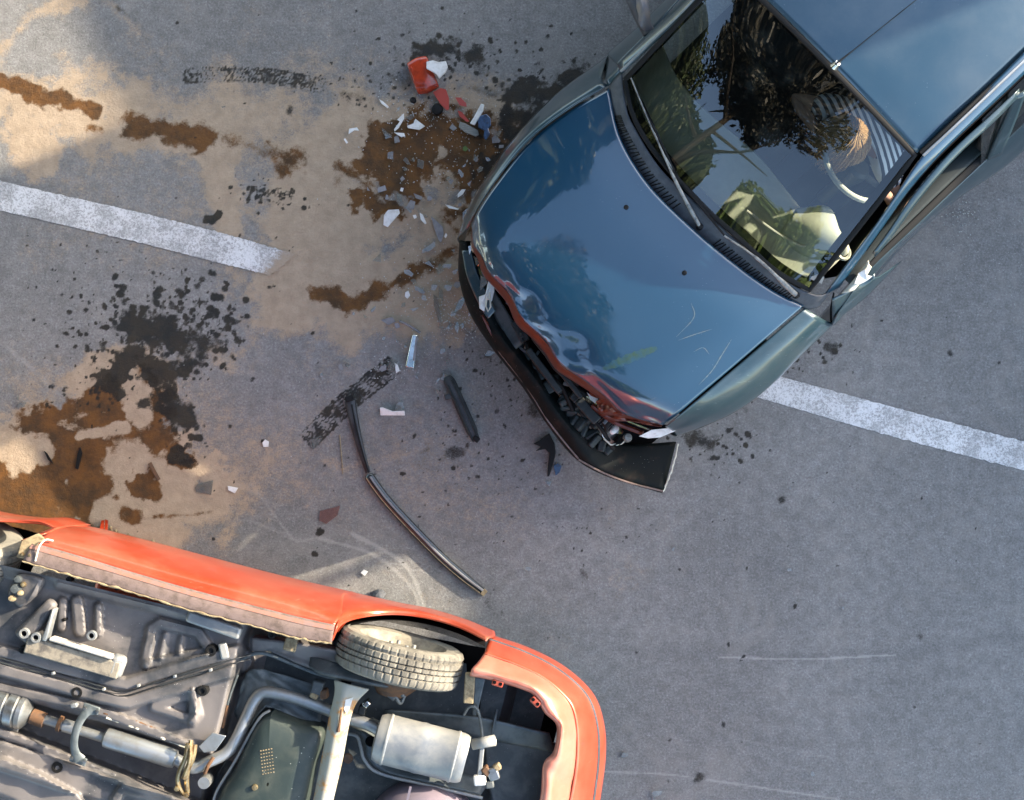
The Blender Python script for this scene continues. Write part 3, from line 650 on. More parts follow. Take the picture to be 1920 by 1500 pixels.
# windscreen
wb = PP([(1172, 150, .965), (1189, 220, .972), (1233, 292, .978), (1316, 383, .982), (1392, 452, .98), (1455, 508, .975), (1518, 543, .965)])
TL, TR = P(1368, -58, 1.335), P(1715, 291, 1.335)
wt = [TL.lerp(TR, i / 6) + Vector((0, 0, .03 * (1 - ((i - 3) / 3) ** 2))) for i in range(7)]
wm1 = [a.lerp(b_, .36) + Vector((0, 0, .022 - .012 * abs(i - 3) / 3)) + FW * .01 for i, (a, b_) in enumerate(zip(wb, wt))]
wm2 = [a.lerp(b_, .70) + Vector((0, 0, .024 - .012 * abs(i - 3) / 3)) + FW * .006 for i, (a, b_) in enumerate(zip(wb, wt))]
mb = MB(); mb.patch([wb, wm1, wm2, wt], 48, 36); WS = mb.last
mb.build('windscreen', MAT['windscreen'], blue, sharp=80)
ring = [WS[0][j] for j in range(0, 49, 3)] + [WS[i][48] for i in range(3, 36, 3)] + [WS[36][j] for j in range(48, -1, -3)] + [WS[i][0] for i in range(33, 0, -3)]
ring.append(ring[0]); MB().tube(ring, .013, 8, flat=.6).build('windscreen_seal', MAT['rubber'], blue)
sh = [r_[:] for r_ in WS]
dn = Vector((0, 0, -.003)) + (Vector((0, 0, 0)))
MB().grid([[WS[i][j] + dn for j in range(0, 49, 2)] for i in range(0, 3)]).build('black_band', MAT['dark'], blue)
MB().grid([[WS[i][j] + dn for j in range(0, 49, 2)] for i in range(35, 37)]).build('black_band', MAT['dark'], blue)
MB().grid([[WS[i][j] + dn for j in range(46, 49)] for i in range(0, 37, 2)]).build('black_band', MAT['dark'], blue)
MB().grid([[WS[i][j] + dn for j in range(0, 2)] for i in range(0, 37, 2)]).build('black_band', MAT['dark'], blue)
# inspection sticker low in the corner
def ws_at(px, py, lift=0.0):
    best = min((abs(v.x * FOC / (CAM_H - v.z) + 960 - px) + abs(750 - v.y * FOC / (CAM_H - v.z) - py), v.z) for r_ in WS for v in r_)
    return P(px, py, best[1] + lift)
MB().prism([ws_at(1519, 523, .004), ws_at(1526, 512, .004), ws_at(1546, 519, .004), ws_at(1541, 532, .004)], .002).build('sticker', MAT['sticker'], blue, smooth=False)
# wipers
def wiper(pivot, elbow, tip, b0, b1, fat):
    w = MB(); pts = [ws_at(*p, .02) if i else P(*p, .945) for i, p in enumerate([pivot, elbow, tip])]
    a = MB().tube(cr(pts, 12), [.011 * fat] * 3 + [.008] * 4 + [.0045] * 6, 8, flat=.7).build('wiper_arm', MAT['wiper'], blue)
    bl = [ws_at(*p, .011) for p in (b0, b1)]
    MB().tube([bl[0], bl[0].lerp(bl[1], .5) + Vector((0, 0, .004)), bl[1]], [.004, .007, .004], 6).build('blade', MAT['rubber'], a)
    MB().lathe([(0, .018), (.012, .016), (.016, .006), (.017, -.01)], P(*pivot, .935), Vector((0, 0, 1)), 16).build('pivot_cap', MAT['rubber'], a)
MAT['wiper'] = simple('worn wiper metal', (.3, .29, .25), .35, .6, c2=(.08, .08, .08), vscale=30)
wiper((1312, 425), (1262, 330), (1226, 248), (1265, 322), (1183, 148), .9)
wiper((1493, 553), (1420, 485), (1358, 442), (1362, 446), (1280, 345), 1.15)
MB().tube(PP([(1264, 322, 1.0), (1245, 290, 1.01), (1226, 250, 1.02), (1205, 200, 1.02), (1183, 146, 1.02)]), .004, 6).build('wiper_blade_rib', MAT['wiper'], blue)
# roof
RL = 1.55
back = -FW * RL
Tm = [TL.lerp(TR, i / 6) for i in range(7)]
def roofrow(s, zc, drp, inset=0):
    out = []
    for i, p in enumerate(Tm):
        w = (i - 3) / 3; q = Vector((p.x, p.y, 0)) - FW * s - LF * inset * w; q.z = zc - drp * abs(w) ** 2.6; out.append(q)
    return out
r0 = [p + Vector((0, 0, .004)) - FW * .012 for p in wt]
roof = MB().patch([r0, roofrow(.2, 1.385, .03), roofrow(.6, 1.405, .035), roofrow(1.1, 1.395, .04), roofrow(1.55, 1.34, .05)], 36, 30).build('roof', MAT['roof_paint'], blue, thick=.004)
railp = [TR - FW * s + LF * .008 + Vector((0, 0, .01 + (.035 if s > .2 else .16 * s))) for s in (.02, .2, .5, .9, 1.5)]
MB().tube(cr(railp, 20), .009, 6, flat=.6).build('drip_rail', MAT['rubber'], roof)
MB().tube([p + LF * .016 for p in cr(railp, 20)], .007, 6).build('drip_rail_trim', MAT['alu'], roof)
railq = [TL - FW * s - LF * .008 + Vector((0, 0, .01 + (.035 if s > .2 else .16 * s))) for s in (.02, .2, .5, .9, 1.5)]
MB().tube(cr(railq, 20), .009, 6, flat=.6).build('drip_rail', MAT['rubber'], roof)
# aerial
ant = MB().lathe([(0, .03), (.012, .028), (.016, .015), (.02, 0)], P(1565, 124, 1.40), (Vector((0, 0, 1)) - FW * .5), 14).build('aerial', MAT['chrome'], blue)
MB().tube([P(1566, 121, 1.425), P(1600, 94, 1.44), P(1745, -22, 1.56)], [.006, .0025, .002], 6).build('aerial_rod', MAT['black_plastic'], ant)
# pillars and side frames, driver's side
def strip(name, inner, outer, mat, n=30, nv=5, bulge=.006, **kw):
    mid = [a.lerp(b_, .5) + Vector((0, 0, bulge)) for a, b_ in zip(inner, outer)]
    return MB().patch([inner, mid, outer], n, nv).build(name, mat, blue, **kw)
pi = PP([(1548, 550, .955), (1600, 478, 1.08), (1640, 424, 1.17), (1676, 372, 1.25), (1722, 302, 1.335), (1775, 245, 1.36), (1900, 118, 1.385), (2170, -150, 1.36)])
po = PP([(1573, 538, .945), (1625, 466, 1.07), (1662, 414, 1.155), (1697, 364, 1.23), (1742, 310, 1.305), (1794, 257, 1.335), (1920, 138, 1.355), (2195, -125, 1.33)])
strip('roof_pillar', pi, po, MAT['blue_paint'], thick=.008)
g0 = PP([(1640, 478, 1.02), (1692, 408, 1.16), (1748, 332, 1.27), (1812, 262, 1.30), (1945, 138, 1.32)])
g1 = PP([(1644, 486, 1.0), (1700, 418, 1.14), (1756, 343, 1.25), (1820, 272, 1.28), (1952, 148, 1.30)])
strip('door_gap', po[1:7], [p + Vector((0, 0, -.03)) + LF * .012 for p in po[1:7]], MAT['dark'], bulge=-.01)
d0 = PP([(1636, 474, 1.02), (1668, 430, 1.09), (1702, 379, 1.18), (1748, 322, 1.26), (1797, 270, 1.29), (1852, 220, 1.305), (1910, 166, 1.31)])
d1 = PP([(1640, 482, 1.0), (1675, 439, 1.07), (1711, 389, 1.16), (1757, 332, 1.24), (1805, 281, 1.27), (1860, 231, 1.285), (1909, 181, 1.29)])
strip('door_frame', d0, d1, MAT['blue_side'], bulge=.004, thick=.008)
# door: outer skin below the open window
bel = PP([(1598, 538, .94), (1630, 492, .945), (1706, 416, .945), (1770, 354, .945), (1834, 294, .945), (1958, 174, .945), (2198, -66, .945)])
bel2 = PP([(1600, 545, .93), (1636, 500, .935), (1713, 427, .935), (1778, 365, .935), (1843, 304, .935), (1966, 184, .935), (2206, -56, .935)])
shd = PP([(1562, 602, .80), (1630, 524, .80), (1702, 446, .80), (1788, 374, .80), (1868, 310, .80), (1984, 198, .80), (2228, -44, .80)])
outd = PP([(1563, 609, .66), (1628, 533, .64), (1698, 455, .63), (1798, 370, .62), (1892, 306, .62), (1997, 206, .62), (2240, -30, .62)])
bel0 = PP([(1572, 552, .93)]); 
MB().patch([bel2, shd, outd, [drop(p, .24, -.02) for p in outd]], 44, 24).build('door_skin', MAT['blue_side'], blue, thick=.005)
MB().patch([PP([(1560, 560, .93), (1600, 540, .93), (1640, 512, .935)]), PP([(1560, 585, .86), (1610, 552, .88), (1645, 520, .925)]), PP([(1562, 603, .76), (1620, 560, .77), (1690, 490, .78)])], 14, 10).build('mirror_corner', MAT['blue_side'], blue, thick=.004)
strip('belt_moulding', bel, bel2, MAT['rubber'], bulge=.003, thick=.004)
strip('door_seam', PP([(1562, 548, .945), (1556, 580, .87), (1557, 610, .70)]), PP([(1565, 549, .945), (1560, 581, .87), (1561, 611, .70)]), MAT['dark'], n=10, nv=2, bulge=.003)
bin_ = [p - LF * .07 + Vector((0, 0, -.01)) for p in bel]; binl = [drop(p, .45, -.10) for p in bel]
strip('door_card', bel, bin_, MAT['trim_in'], bulge=.004, thick=.003)
MB().patch([bin_, binl], 30, 6).build('door_card_panel', MAT['trim_in'], blue)
MB().patch([PP([(1850, 298, .94), (1876, 238, 1.12), (1902, 178, 1.3)]), PP([(1876, 288, .94), (1900, 232, 1.12), (1922, 172, 1.3)])], 16, 4).build('door_pillar', MAT['blue_side'], blue, thick=.02)
MB().patch([PP([(1820, 292, .88), (1846, 240, 1.06), (1880, 196, 1.22)]), PP([(1848, 296, .93), (1874, 239, 1.11), (1900, 183, 1.28)])], 16, 4).build('pillar_trim', MAT['black_plastic'], blue, thick=.01)
# passenger side, seen edge-on
pl_i = PP([(1165, 140, .955), (1225, 82, 1.08), (1290, 20, 1.21), (1365, -62, 1.335), (1440, -140, 1.37), (1810, -520, 1.34)])
pl_o = PP([(1158, 120, .945), (1214, 66, 1.05), (1278, 2, 1.17), (1350, -82, 1.29), (1420, -165, 1.32), (1790, -545, 1.30)])
strip('roof_pillar', pl_i, pl_o, MAT['blue_side'], thick=.008)
MB().tube(cr([a.lerp(b_, .25) + Vector((0, 0, .01)) for a, b_ in zip(pl_i[:4], pl_o[:4])], 20), .006, 6, flat=.6).build('pillar_trim', MAT['alu'], blue)
MB().patch([PP([(1140, 162, .893), (1136, 145, .885), (1140, 108, .70)]), PP([(1168, 134, .945), (1160, 122, .93), (1162, 88, .68)])], 10, 6).build('wing_top', MAT['blue_side'], blue, thick=.005)
belL = PP([(1158, 122, .93), (1230, 48, .94), (1330, -60, .94), (1700, -440, .94)])
outLd = PP([(1140, 105, .66), (1215, 40, .62), (1315, -60, .62), (1680, -440, .62)])
MB().patch([belL, [a.lerp(b_, .5) - LF * .03 for a, b_ in zip(belL, outLd)], outLd, [drop(p, .24, .02) for p in outLd]], 36, 20).build('door_skin', MAT['blue_side'], blue, thick=.005)
MB().patch([[p + LF * .0 for p in belL], [P(1222, 62, 1.07), P(1290, -10, 1.18), P(1360, -95, 1.28), P(1760, -515, 1.28)]], 24, 6).build('side_glass', MAT['pane'], blue)
# passenger door mirror
mm = MB().patch([PP([(1178, -30, 1.0), (1196, 20, 1.0), (1200, 48, .98), (1216, 62, .96)]), PP([(1192, -32, 1.03), (1206, 18, 1.02), (1210, 46, .99), (1222, 58, .965)]), PP([(1212, -30, 1.0), (1216, 16, 1.0), (1220, 44, .98), (1228, 56, .96)])], 16, 8).build('door_mirror', MAT['mirror_body'] if 'mirror_body' in MAT else MAT['cowl'], blue, thick=.01)
MB().tube(PP([(1182, -60, .96), (1193, 0, .97), (1205, 40, .955), (1216, 60, .94)]), [.05, .045, .03, .03], 12, flat=1.2).build('mirror_housing', MAT['cowl'], mm)
# broken mirror stump on the driver's side
st = MB().patch([PP([(1578, 550, .95), (1600, 525, .97), (1628, 488, .99)]), PP([(1590, 548, .965), (1612, 524, .985), (1630, 496, 1.0)]), PP([(1600, 545, .94), (1622, 520, .95), (1634, 500, .97)])], 12, 8).build('mirror_stump', MAT['cream_plastic'], blue, thick=.004)
MB().prism(PP([(1602, 532, .99), (1610, 512, 1.0), (1622, 505, 1.01), (1624, 515, 1.005), (1636, 518, 1.0), (1626, 526, .995), (1613, 533, .99)]), .01).build('shell', MAT['white_plastic'], st, smooth=False)
# tail of the body (out of the picture)
tr_ = C(-2.6, 0, 0)
rowsT = []
for z, hw, x in ((1.33, .50, -2.18), (.98, .66, -2.45), (.65, .76, -2.62), (.28, .72, -2.60)):
    rowsT.append([C(x + .12 * abs(w) ** 3, hw * w - .03, z) for w in (-1, -.66, -.33, 0, .33, .66, 1)])
MB().patch(rowsT, 20, 16).build('tailgate', MAT['blue_side'], blue, thick=.01)
for s in (-1, 1):
    MB().patch([[C(-1.0, .76 * s - .03, .93), C(-1.8, .75 * s - .03, .95), C(-2.45, .66 * s - .03, .98)], [C(-1.0, .58 * s - .03, 1.3), C(-1.7, .56 * s - .03, 1.3), C(-2.18, .50 * s - .03, 1.3)]], 12, 6).build('rear_side_glass', MAT['windscreen'], blue)
    MB().patch([[C(-1.6, .80 * s - .03, .66), C(-2.2, .79 * s - .03, .68), C(-2.6, .74 * s - .03, .66)], [C(-1.6, .80 * s - .03, .28), C(-2.2, .78 * s - .03, .28), C(-2.58, .72 * s - .03, .28)]], 12, 6).build('rear_quarter', MAT['blue_side'], blue, thick=.005)
    for x in (.42, -1.92):
        w = MB().lathe([(.17, -.08), (.25, -.085), (.28, -.06), (.285, 0), (.28, .06), (.25, .085), (.17, .08)], C(x, .66 * s, .285), LF, 30).build('wheel', MAT['rubber'], blue)
        MB().lathe([(0, .05 * s), (.1, .055 * s), (.165, .07 * s), (.172, .08 * s)], C(x, .66 * s, .285), LF, 24).build('rim', MAT['rim'], w)
# floor, engine bay and cabin
MB().prism([C(.95, -.62, .26), C(.95, .62, .26), C(-2.5, .66, .26), C(-2.5, -.66, .26)], .06).build('floor_pan', MAT['dark'], blue, smooth=False)
MB().prism([C(.80, -.60, .60), C(.80, .60, .60), C(.0, .64, .70), C(.0, -.64, .70)], .34).build('engine', MAT['engine'], blue, smooth=False)  # plain black box added under the bonnet to block light
MB().patch([[C(.02, -.66, .9), C(.05, 0, .9), C(.02, .64, .9)], [C(.0, -.64, .3), C(.0, 0, .3), C(.0, .62, .3)]], 6, 2).build('bulkhead', MAT['dark'], blue)
# dashboard
da = [p - Vector((0, 0, .045)) - FW * .03 for p in wb]
db = [p - FW * (.20 + .10 * (1 - abs(i - 3) / 3)) - Vector((0, 0, .05)) for i, p in enumerate(wb)]
dc = [p - FW * .05 - Vector((0, 0, .04)) for p in db]; dd = [p - FW * .03 - Vector((0, 0, .32)) for p in db]
MB().patch([da, db, dc, dd], 40, 20, lambda p, u, v: p + Vector((0, 0, .055 * math.exp(-((u - .80) / .10) ** 2 - ((v - .36) / .13) ** 2)))).build('dashboard', MAT['dash'], blue)
cl = P(1530, 425, .98)
MB().patch([PP([(1462, 440, .93), (1500, 475, .93), (1560, 492, .925)]), PP([(1480, 412, .985), (1530, 432, 1.0), (1592, 470, .97)]), PP([(1492, 392, .97), (1552, 388, .99), (1572, 432, .965)])], 20, 16).build('instrument_cowl', MAT['dash'], blue, thick=.012)
MB().tube(cr(PP([(1400, 395, .965), (1450, 432, .965), (1495, 458, .962), (1510, 460, .96), (1508, 448, .96)]), 20), .006, 6).build('vent_trim', MAT['wheel_rim'], blue)
MB().lathe([(.02, .004), (.03, .008), (.036, .0), (.03, -.012)], P(1582, 474, .965), Vector((.2, 0, 1)), 20).build('air_vent', MAT['dash'], blue)
# steering wheel
so = P(1606, 316, .95); ax = (Vector((0, 0, 1)) * .80 - FW * .60).normalized()
e1 = LF; e2 = ax.cross(e1).normalized()
rim = [so + (e1 * math.cos(a) + e2 * math.sin(a)) * .17 for a in [2 * math.pi * i / 40 for i in range(41)]]
sw = MB().tube(rim, .0135, 10, cap=False, up=ax).build('steering_wheel', MAT['wheel_rim'], blue)
for a in (.2, 2.94, 4.71): MB().tube([so, so + (e1 * math.cos(a) + e2 * math.sin(a)) * .165], [.02, .011], 8, flat=.6).build('spoke', MAT['trim_in'], sw)
MB().lathe([(0, .03), (.05, .026), (.062, .01), (.062, -.02), (.03, -.14), (.03, -.25)], so, ax, 20).build('hub', MAT['trim_in'], sw)
# seats
for y in (.30, -.36):
    s0 = C(-1.02, y, .42)
    s_ = MB().box(s0, .48, .48, .16, math.atan2(FW.y, FW.x)).build('seat_cushion', MAT['seat'], blue, bevel=.05)
    MB().patch([[C(-1.18, y - .22, .45), C(-1.21, y, .45), C(-1.18, y + .22, .45)], [C(-1.28, y - .24, .75), C(-1.32, y, .75), C(-1.28, y + .24, .75)], [C(-1.42, y - .18, 1.08), C(-1.44, y, 1.09), C(-1.42, y + .18, 1.08)]], 14, 14).build('seat_back', MAT['seat'], s_, thick=.09)
    MB().box(C(-1.46, y, 1.18), .08, .26, .16, math.atan2(FW.y, FW.x)).build('headrest', MAT['seat'], s_, bevel=.03)

# bumper, hanging off
bo = [(862, 452, .50), (862, 520, .48), (884, 588, .46), (928, 655, .44), (982, 724, .42), (1028, 794, .40), (1080, 857, .37), (1140, 892, .34), (1243, 922, .31)]
bm_ = [(872, 452, .57), (880, 515, .56), (904, 575, .54), (946, 640, .53), (1000, 706, .50), (1046, 774, .47), (1096, 832, .43), (1146, 868, .35), (1254, 884, .30)]
bi = [(884, 452, .55), (896, 508, .53), (922, 560, .51), (962, 628, .46), (1012, 690, .42), (1058, 757, .39), (1108, 806, .34), (1170, 832, .31), (1268, 828, .30)]
bl = [drop(p, .14) for p in PP(bo)]
bumper = MB().patch([bl, PP(bo), PP(bm_), PP(bi)], 70, 18, lambda p, u, v: p + Vector((0, 0, (mnoise.noise(Vector((u * 14, v * 3, 1))) * .014 + abs(mnoise.noise(Vector((u * 31, v * 4, 6)))) * .012) * (u > .22) * (u < .85)))).build('bumper', MAT['bumper'] if 'bumper' in MAT else MAT['black_plastic'], blue, thick=.005)
MB().patch([PP([(866, 470, .565), (876, 520, .56), (900, 575, .55), (915, 598, .545)]), PP([(884, 468, .575), (896, 512, .57), (917, 556, .56), (930, 582, .55)])], 20, 6).build('painted_corner', MAT['blue_side'], bumper, thick=.004)
for pts, w in (([(905, 590), (930, 632), (955, 662)], 11), ([(952, 655), (975, 685), (1000, 722)], 16), ([(1005, 722), (1030, 755), (1042, 785)], 13)):
    s = cr([Vector((*p, 0)) for p in pts], 16)
    a = []; b_ = []
    for i in range(17):
        d = (s[min(i + 1, 16)] - s[max(i - 1, 0)]).normalized(); q = Vector((-d.y, d.x, 0)) * w / 2 * (math.sin(math.pi * (i + .6) / 17.2) ** .5) * (1 + .4 * mnoise.noise(Vector((i * .8, w, 0))))
        z = .585 - .0009 * (s[i].y - 560)
        a.append(P(s[i].x + q.x, s[i].y + q.y, z)); b_.append(P(s[i].x - q.x, s[i].y - q.y, z - .02))
    MB().grid([a, b_]).build('red_scrape', MAT['old_red'], bumper, thick=.003)
ed = cr(PP([(1243, 922, .315), (1258, 885, .325), (1272, 832, .318)]), 18)
MB().tube([p + Vector((mnoise.noise(p * 60) * .004, 0, 0)) for p in ed], [.004 + .003 * abs(mnoise.noise(Vector((i * .6, 0, 0)))) for i in range(19)], 6).build('torn_edge', MAT['cream_plastic'], bumper)
MB().tube(cr(PP([(1085, 862, .40), (1130, 886, .375), (1180, 905, .35), (1243, 921, .325)]), 20), .005, 6).build('scraped_edge', MAT['sill_guard'], bumper)
MB().tube(cr(PP([(866, 470, .52), (868, 520, .5), (890, 588, .48), (934, 656, .47), (988, 726, .45), (1032, 795, .43), (1084, 860, .40)]), 40), .005, 6).build('scraped_edge', MAT['sill_guard'], bumper)
# innards between bumper and bonnet
MB().patch([PP([(900, 500, .36), (985, 640, .34), (1080, 770, .30), (1200, 850, .24)]), PP([(960, 520, .36), (1060, 650, .36), (1150, 760, .34), (1260, 800, .28)])], 12, 6).build('cavity_shade_sheet', MAT['dark'], blue)  # black sheet, its colour stands for the unlit hollow behind the bumper
for path, n, w, h in (([(1052, 748, .46), (1078, 785, .44), (1108, 818, .42), (1150, 850, .38)], 10, .07, .05), ([(1030, 705, .47), (1062, 745, .46), (1095, 778, .44), (1125, 800, .42)], 7, .06, .06), ([(968, 640, .47), (1000, 680, .46), (1040, 735, .45)], 5, .06, .05)):
    c_ = cr(PP(path), n)
    for i in range(n):
        d = c_[i + 1] - c_[i]
        MB().beam(c_[i] + d * .08 + Vector((random.uniform(-.012, .012), random.uniform(-.012, .012), random.uniform(-.03, .01))), c_[i] + d * random.uniform(.7, 1.0) + Vector((random.uniform(-.012, .012), 0, random.uniform(-.02, .01))), w * random.uniform(.55, 1.1), h * random.uniform(.6, 1.1)).build('foam_block', MAT['foam'], blue, bevel=.008)
for q in [((965, 600, .52), (985, 640, .5), .05), ((990, 655, .56), (1050, 735, .54), .035), ((1000, 632, .60), (1090, 745, .58), .028), ((1075, 735, .52), (1150, 800, .5), .07), ((1085, 750, .55), (1120, 790, .55), .05)]:
    MB().beam(P(*q[0]), P(*q[1]), q[2], .04).build('radiator_part', MAT['engine'], blue, bevel=.006)
MB().tube(PP([(1100, 742, .6), (1135, 768, .58), (1180, 790, .585), (1222, 806, .6)]), .008, 8).build('bent_bracket', MAT['chrome'], blue)
MB().prism(PP([(1100, 735, .63), (1108, 742, .63), (1122, 748, .63), (1116, 756, .63), (1108, 750, .63)]), .006).build('metal_flake', MAT['white_plastic'], blue, smooth=False)
for i, (x, y, s) in enumerate([(1020, 652, .03), (1008, 662, .025), (1030, 668, .03), (1120, 772, .03), (1135, 790, .03), (978, 628, .025), (1062, 720, .03), (1045, 695, .02)]):
    MB().box(P(x, y, .55), s, s * .6, .03, i).build('broken_clip', MAT['engine'] if i % 2 else MAT['cowl'], blue, bevel=.004)
for q, r_, m_ in (([(985, 640, .5), (1010, 690, .53), (1050, 720, .5), (1075, 770, .48)], .012, 'rubber'), ([(1000, 620, .55), (1040, 690, .57), (1085, 722, .55)], .009, 'engine'), ([(1090, 770, .5), (1125, 800, .52), (1150, 842, .45)], .01, 'rubber'), ([(960, 610, .5), (975, 650, .5), (1005, 670, .52)], .008, 'cowl'), ([(1110, 760, .57), (1150, 790, .57), (1205, 812, .56)], .012, 'old_red')):
    MB().tube([p + Vector((0, 0, mnoise.noise(p * 40) * .01)) for p in cr(PP(q), 16)], r_, 7).build('torn_hose', MAT[m_], blue)
for i in range(16):
    t = i / 15; a = P(1090 + 62 * t, 742 + 52 * t, .545); MB().beam(a, a + FW * .045 + Vector((0, 0, -.02 + .012 * math.sin(i * 2.1))), .0025, .02).build('radiator_fin', MAT['shield'], blue, smooth=False)
for q in ([(1030, 640, .66), (1040, 652, .65), (1034, 660, .64), (1024, 650, .65)], [(1072, 690, .64), (1086, 700, .63), (1080, 712, .62), (1070, 702, .63)], [(1108, 728, .62), (1126, 738, .62), (1118, 752, .6), (1104, 742, .6)]):
    MB().prism(PP(q), .004).build('torn_flap', MAT['old_red'], blue, smooth=False)
# headlamps
hl = MB().lathe([(.0, -.06), (.03, -.05), (.05, -.02), (.058, .012), (.06, .014)], P(1152, 812, .52), (Vector((0, 0, .9)) + FW * .7), 22).build('headlamp', MAT['chrome'], blue)
MB().lathe([(0, .02), (.012, .016), (.016, 0), (.018, -.03)], P(1150, 808, .54), (Vector((0, 0, .9)) + FW * .7), 12).build('bulb', MAT['white_plastic'], hl)
MB().patch([PP([(1128, 792, .55), (1140, 775, .57), (1150, 780, .56)]), PP([(1136, 812, .54), (1146, 795, .56), (1152, 800, .56)])], 8, 4).build('bulb_shield', MAT['rubber'], hl, thick=.004)
MB().lathe([(.0, .006), (.018, .004), (.022, -.01), (.02, -.03)], P(1178, 820, .53), Vector((.2, .2, 1)), 14).build('bulb_holder', MAT['grey_lens'], hl)
MB().tube([P(1132, 822, .5), P(1145, 834, .5), P(1165, 832, .5), P(1182, 818, .5)], .004, 6).build('reflector_edge', MAT['cream_plastic'], hl)
MB().prism(PP([(1198, 818, .62), (1222, 806, .64), (1252, 803, .65), (1278, 802, .65), (1262, 810, .635), (1238, 820, .62), (1215, 822, .61)]), .012).build('lamp_bracket', MAT['white_plastic'], blue, smooth=False)
hl2 = MB().prism(PP([(917, 520, .62), (926, 524, .62), (927, 545, .615), (922, 565, .605), (912, 560, .61), (908, 584, .60), (899, 578, .605), (898, 556, .61), (910, 552, .62)]), .02).build('headlamp', MAT['white_plastic'], blue, smooth=False, bevel=.003)
MB().tube(PP([(918, 548, .63), (920, 575, .62), (915, 584, .615), (911, 574, .62), (913, 556, .63)]), .004, 6).build('reflector_edge', MAT['cream_plastic'], hl2)
for q in [((882, 452, .64), (890, 475, .63), (884, 470, .62)), ((895, 490, .62), (906, 520, .62), (899, 515, .61)), ((888, 480, .63), (902, 488, .63), (893, 500, .62)), ((902, 505, .62), (914, 530, .61), (900, 545, .6)), ((878, 462, .62), (888, 458, .63), (880, 478, .61))]:
    MB().prism(PP(q), .004).build('lens_splinter', MAT['lens_clear'] if q[0][0] % 2 else MAT['chrome'], hl2, smooth=False)
MB().patch([PP([(888, 498, .55), (905, 545, .54), (930, 600, .52), (962, 660, .5)]), PP([(902, 490, .57), (925, 540, .56), (955, 590, .54), (985, 640, .52)])], 16, 5).build('lamp_panel', MAT['black_plastic'], blue, thick=.005)

# ------------------------------------------------------------------ the red car lying on its roof
RC = P(400, 1400, 1.2); RC.z = 0
red = empty('overturned_red_car', RC, 'red car lying on its roof with its rusty underside up', 'car')
ca, sa = math.cos(R(13.8)), math.sin(R(13.8))
RA = Vector((ca, -sa, 0)); RB = Vector((-sa, -ca, 0))            # towards its tail; across, away from the blue car
def QP(a, b, z): return P(a * ca - b * sa, 1050 + a * sa + b * ca, z)
def inset(p, z, d): return Vector((p.x, p.y, z)) + RB * d
# side: rocker flange, stone guard, red door skin, then down to the roof on the road
fl = PP([(42, 1052, 1.235), (130, 1078, 1.235), (240, 1108, 1.235), (350, 1142, 1.235), (460, 1170, 1.235), (560, 1197, 1.235), (622, 1206, 1.235)])
sg = PP([(62, 1018, 1.205), (140, 1040, 1.21), (245, 1072, 1.21), (355, 1104, 1.21), (465, 1133, 1.21), (565, 1158, 1.21), (628, 1172, 1.21)])
up = PP([(90, 1000, 1.13), (150, 1016, 1.14), (255, 1046, 1.14), (362, 1076, 1.14), (470, 1104, 1.14), (572, 1132, 1.14), (640, 1152, 1.13)])
sl = PP([(112, 986, .86), (160, 996, .86), (262, 1022, .86), (375, 1052, .86), (482, 1080, .86), (582, 1104, .86), (645, 1118, .86)])
bt = [inset(p, .52, .03) for p in sl]; rfz = [inset(p, .12, .20) for p in sl]; rf2 = [inset(p, .03, .28) for p in sl]
MB().patch([sg, up, sl, bt], 60, 22).build('door_skin', MAT['red_paint'], red, thick=.006)
MB().patch([fl, [a.lerp(b, .5) + Vector((0, 0, .008)) for a, b in zip(fl, sg)], [p + Vector((0, 0, .002)) for p in sg]], 60, 8).build('sill', MAT['sill_guard'], red, thick=.006)
MB().patch([[a.lerp(b, .72) + Vector((0, 0, .012)) for a, b in zip(fl, sg)], [p + Vector((0, 0, .003)) for p in sg], [a.lerp(b, .4) + Vector((0, 0, .004)) for a, b in zip(sg, up)]], 60, 6).build('faded_sill_band', MAT['sill_pink'] if 'sill_pink' in MAT else MAT['spare'], red)
f_ = cr(fl, 150)
MB().tube([p + Vector((mnoise.noise(Vector((i * .31, 0, 1))) * .006, mnoise.noise(Vector((i * .23, 3, 1))) * .006, .003)) for i, p in enumerate(f_)], [.003 + .005 * abs(mnoise.noise(Vector((i * .19, 7, 0)))) for i in range(151)], 7).build('dirt_seam', MAT['dirt'], red)
MB().patch([bt, rfz], 30, 4).build('side_window', MAT['pane'], red)
MB().patch([rfz, rf2, [inset(p, .03, 1.1) for p in sl], [inset(p, .12, 1.3) for p in sl]], 20, 8).build('roof', MAT['red_paint'], red, thick=.01)
# front end of the sill with its bracket
MB().prism(PP([(30, 1046, 1.225), (40, 1014, 1.21), (70, 1000, 1.17), (84, 1010, 1.19), (72, 1020, 1.21), (66, 1050, 1.225)]), .02).build('sill_end', MAT['dirt'], red, bevel=.005)
MB().tube(cr(PP([(66, 1052, 1.24), (74, 1024, 1.235), (86, 1012, 1.215), (100, 1014, 1.2)]), 16), .004, 6).build('sill_end_lip', MAT['cream_plastic'], red)
for x, y in ((42, 1039), (56, 1041)): MB().lathe([(0, .012), (.007, .01), (.009, 0)], P(x, y, 1.226), Vector((0, 0, 1)), 8).build('bolt', MAT['brass'], red)
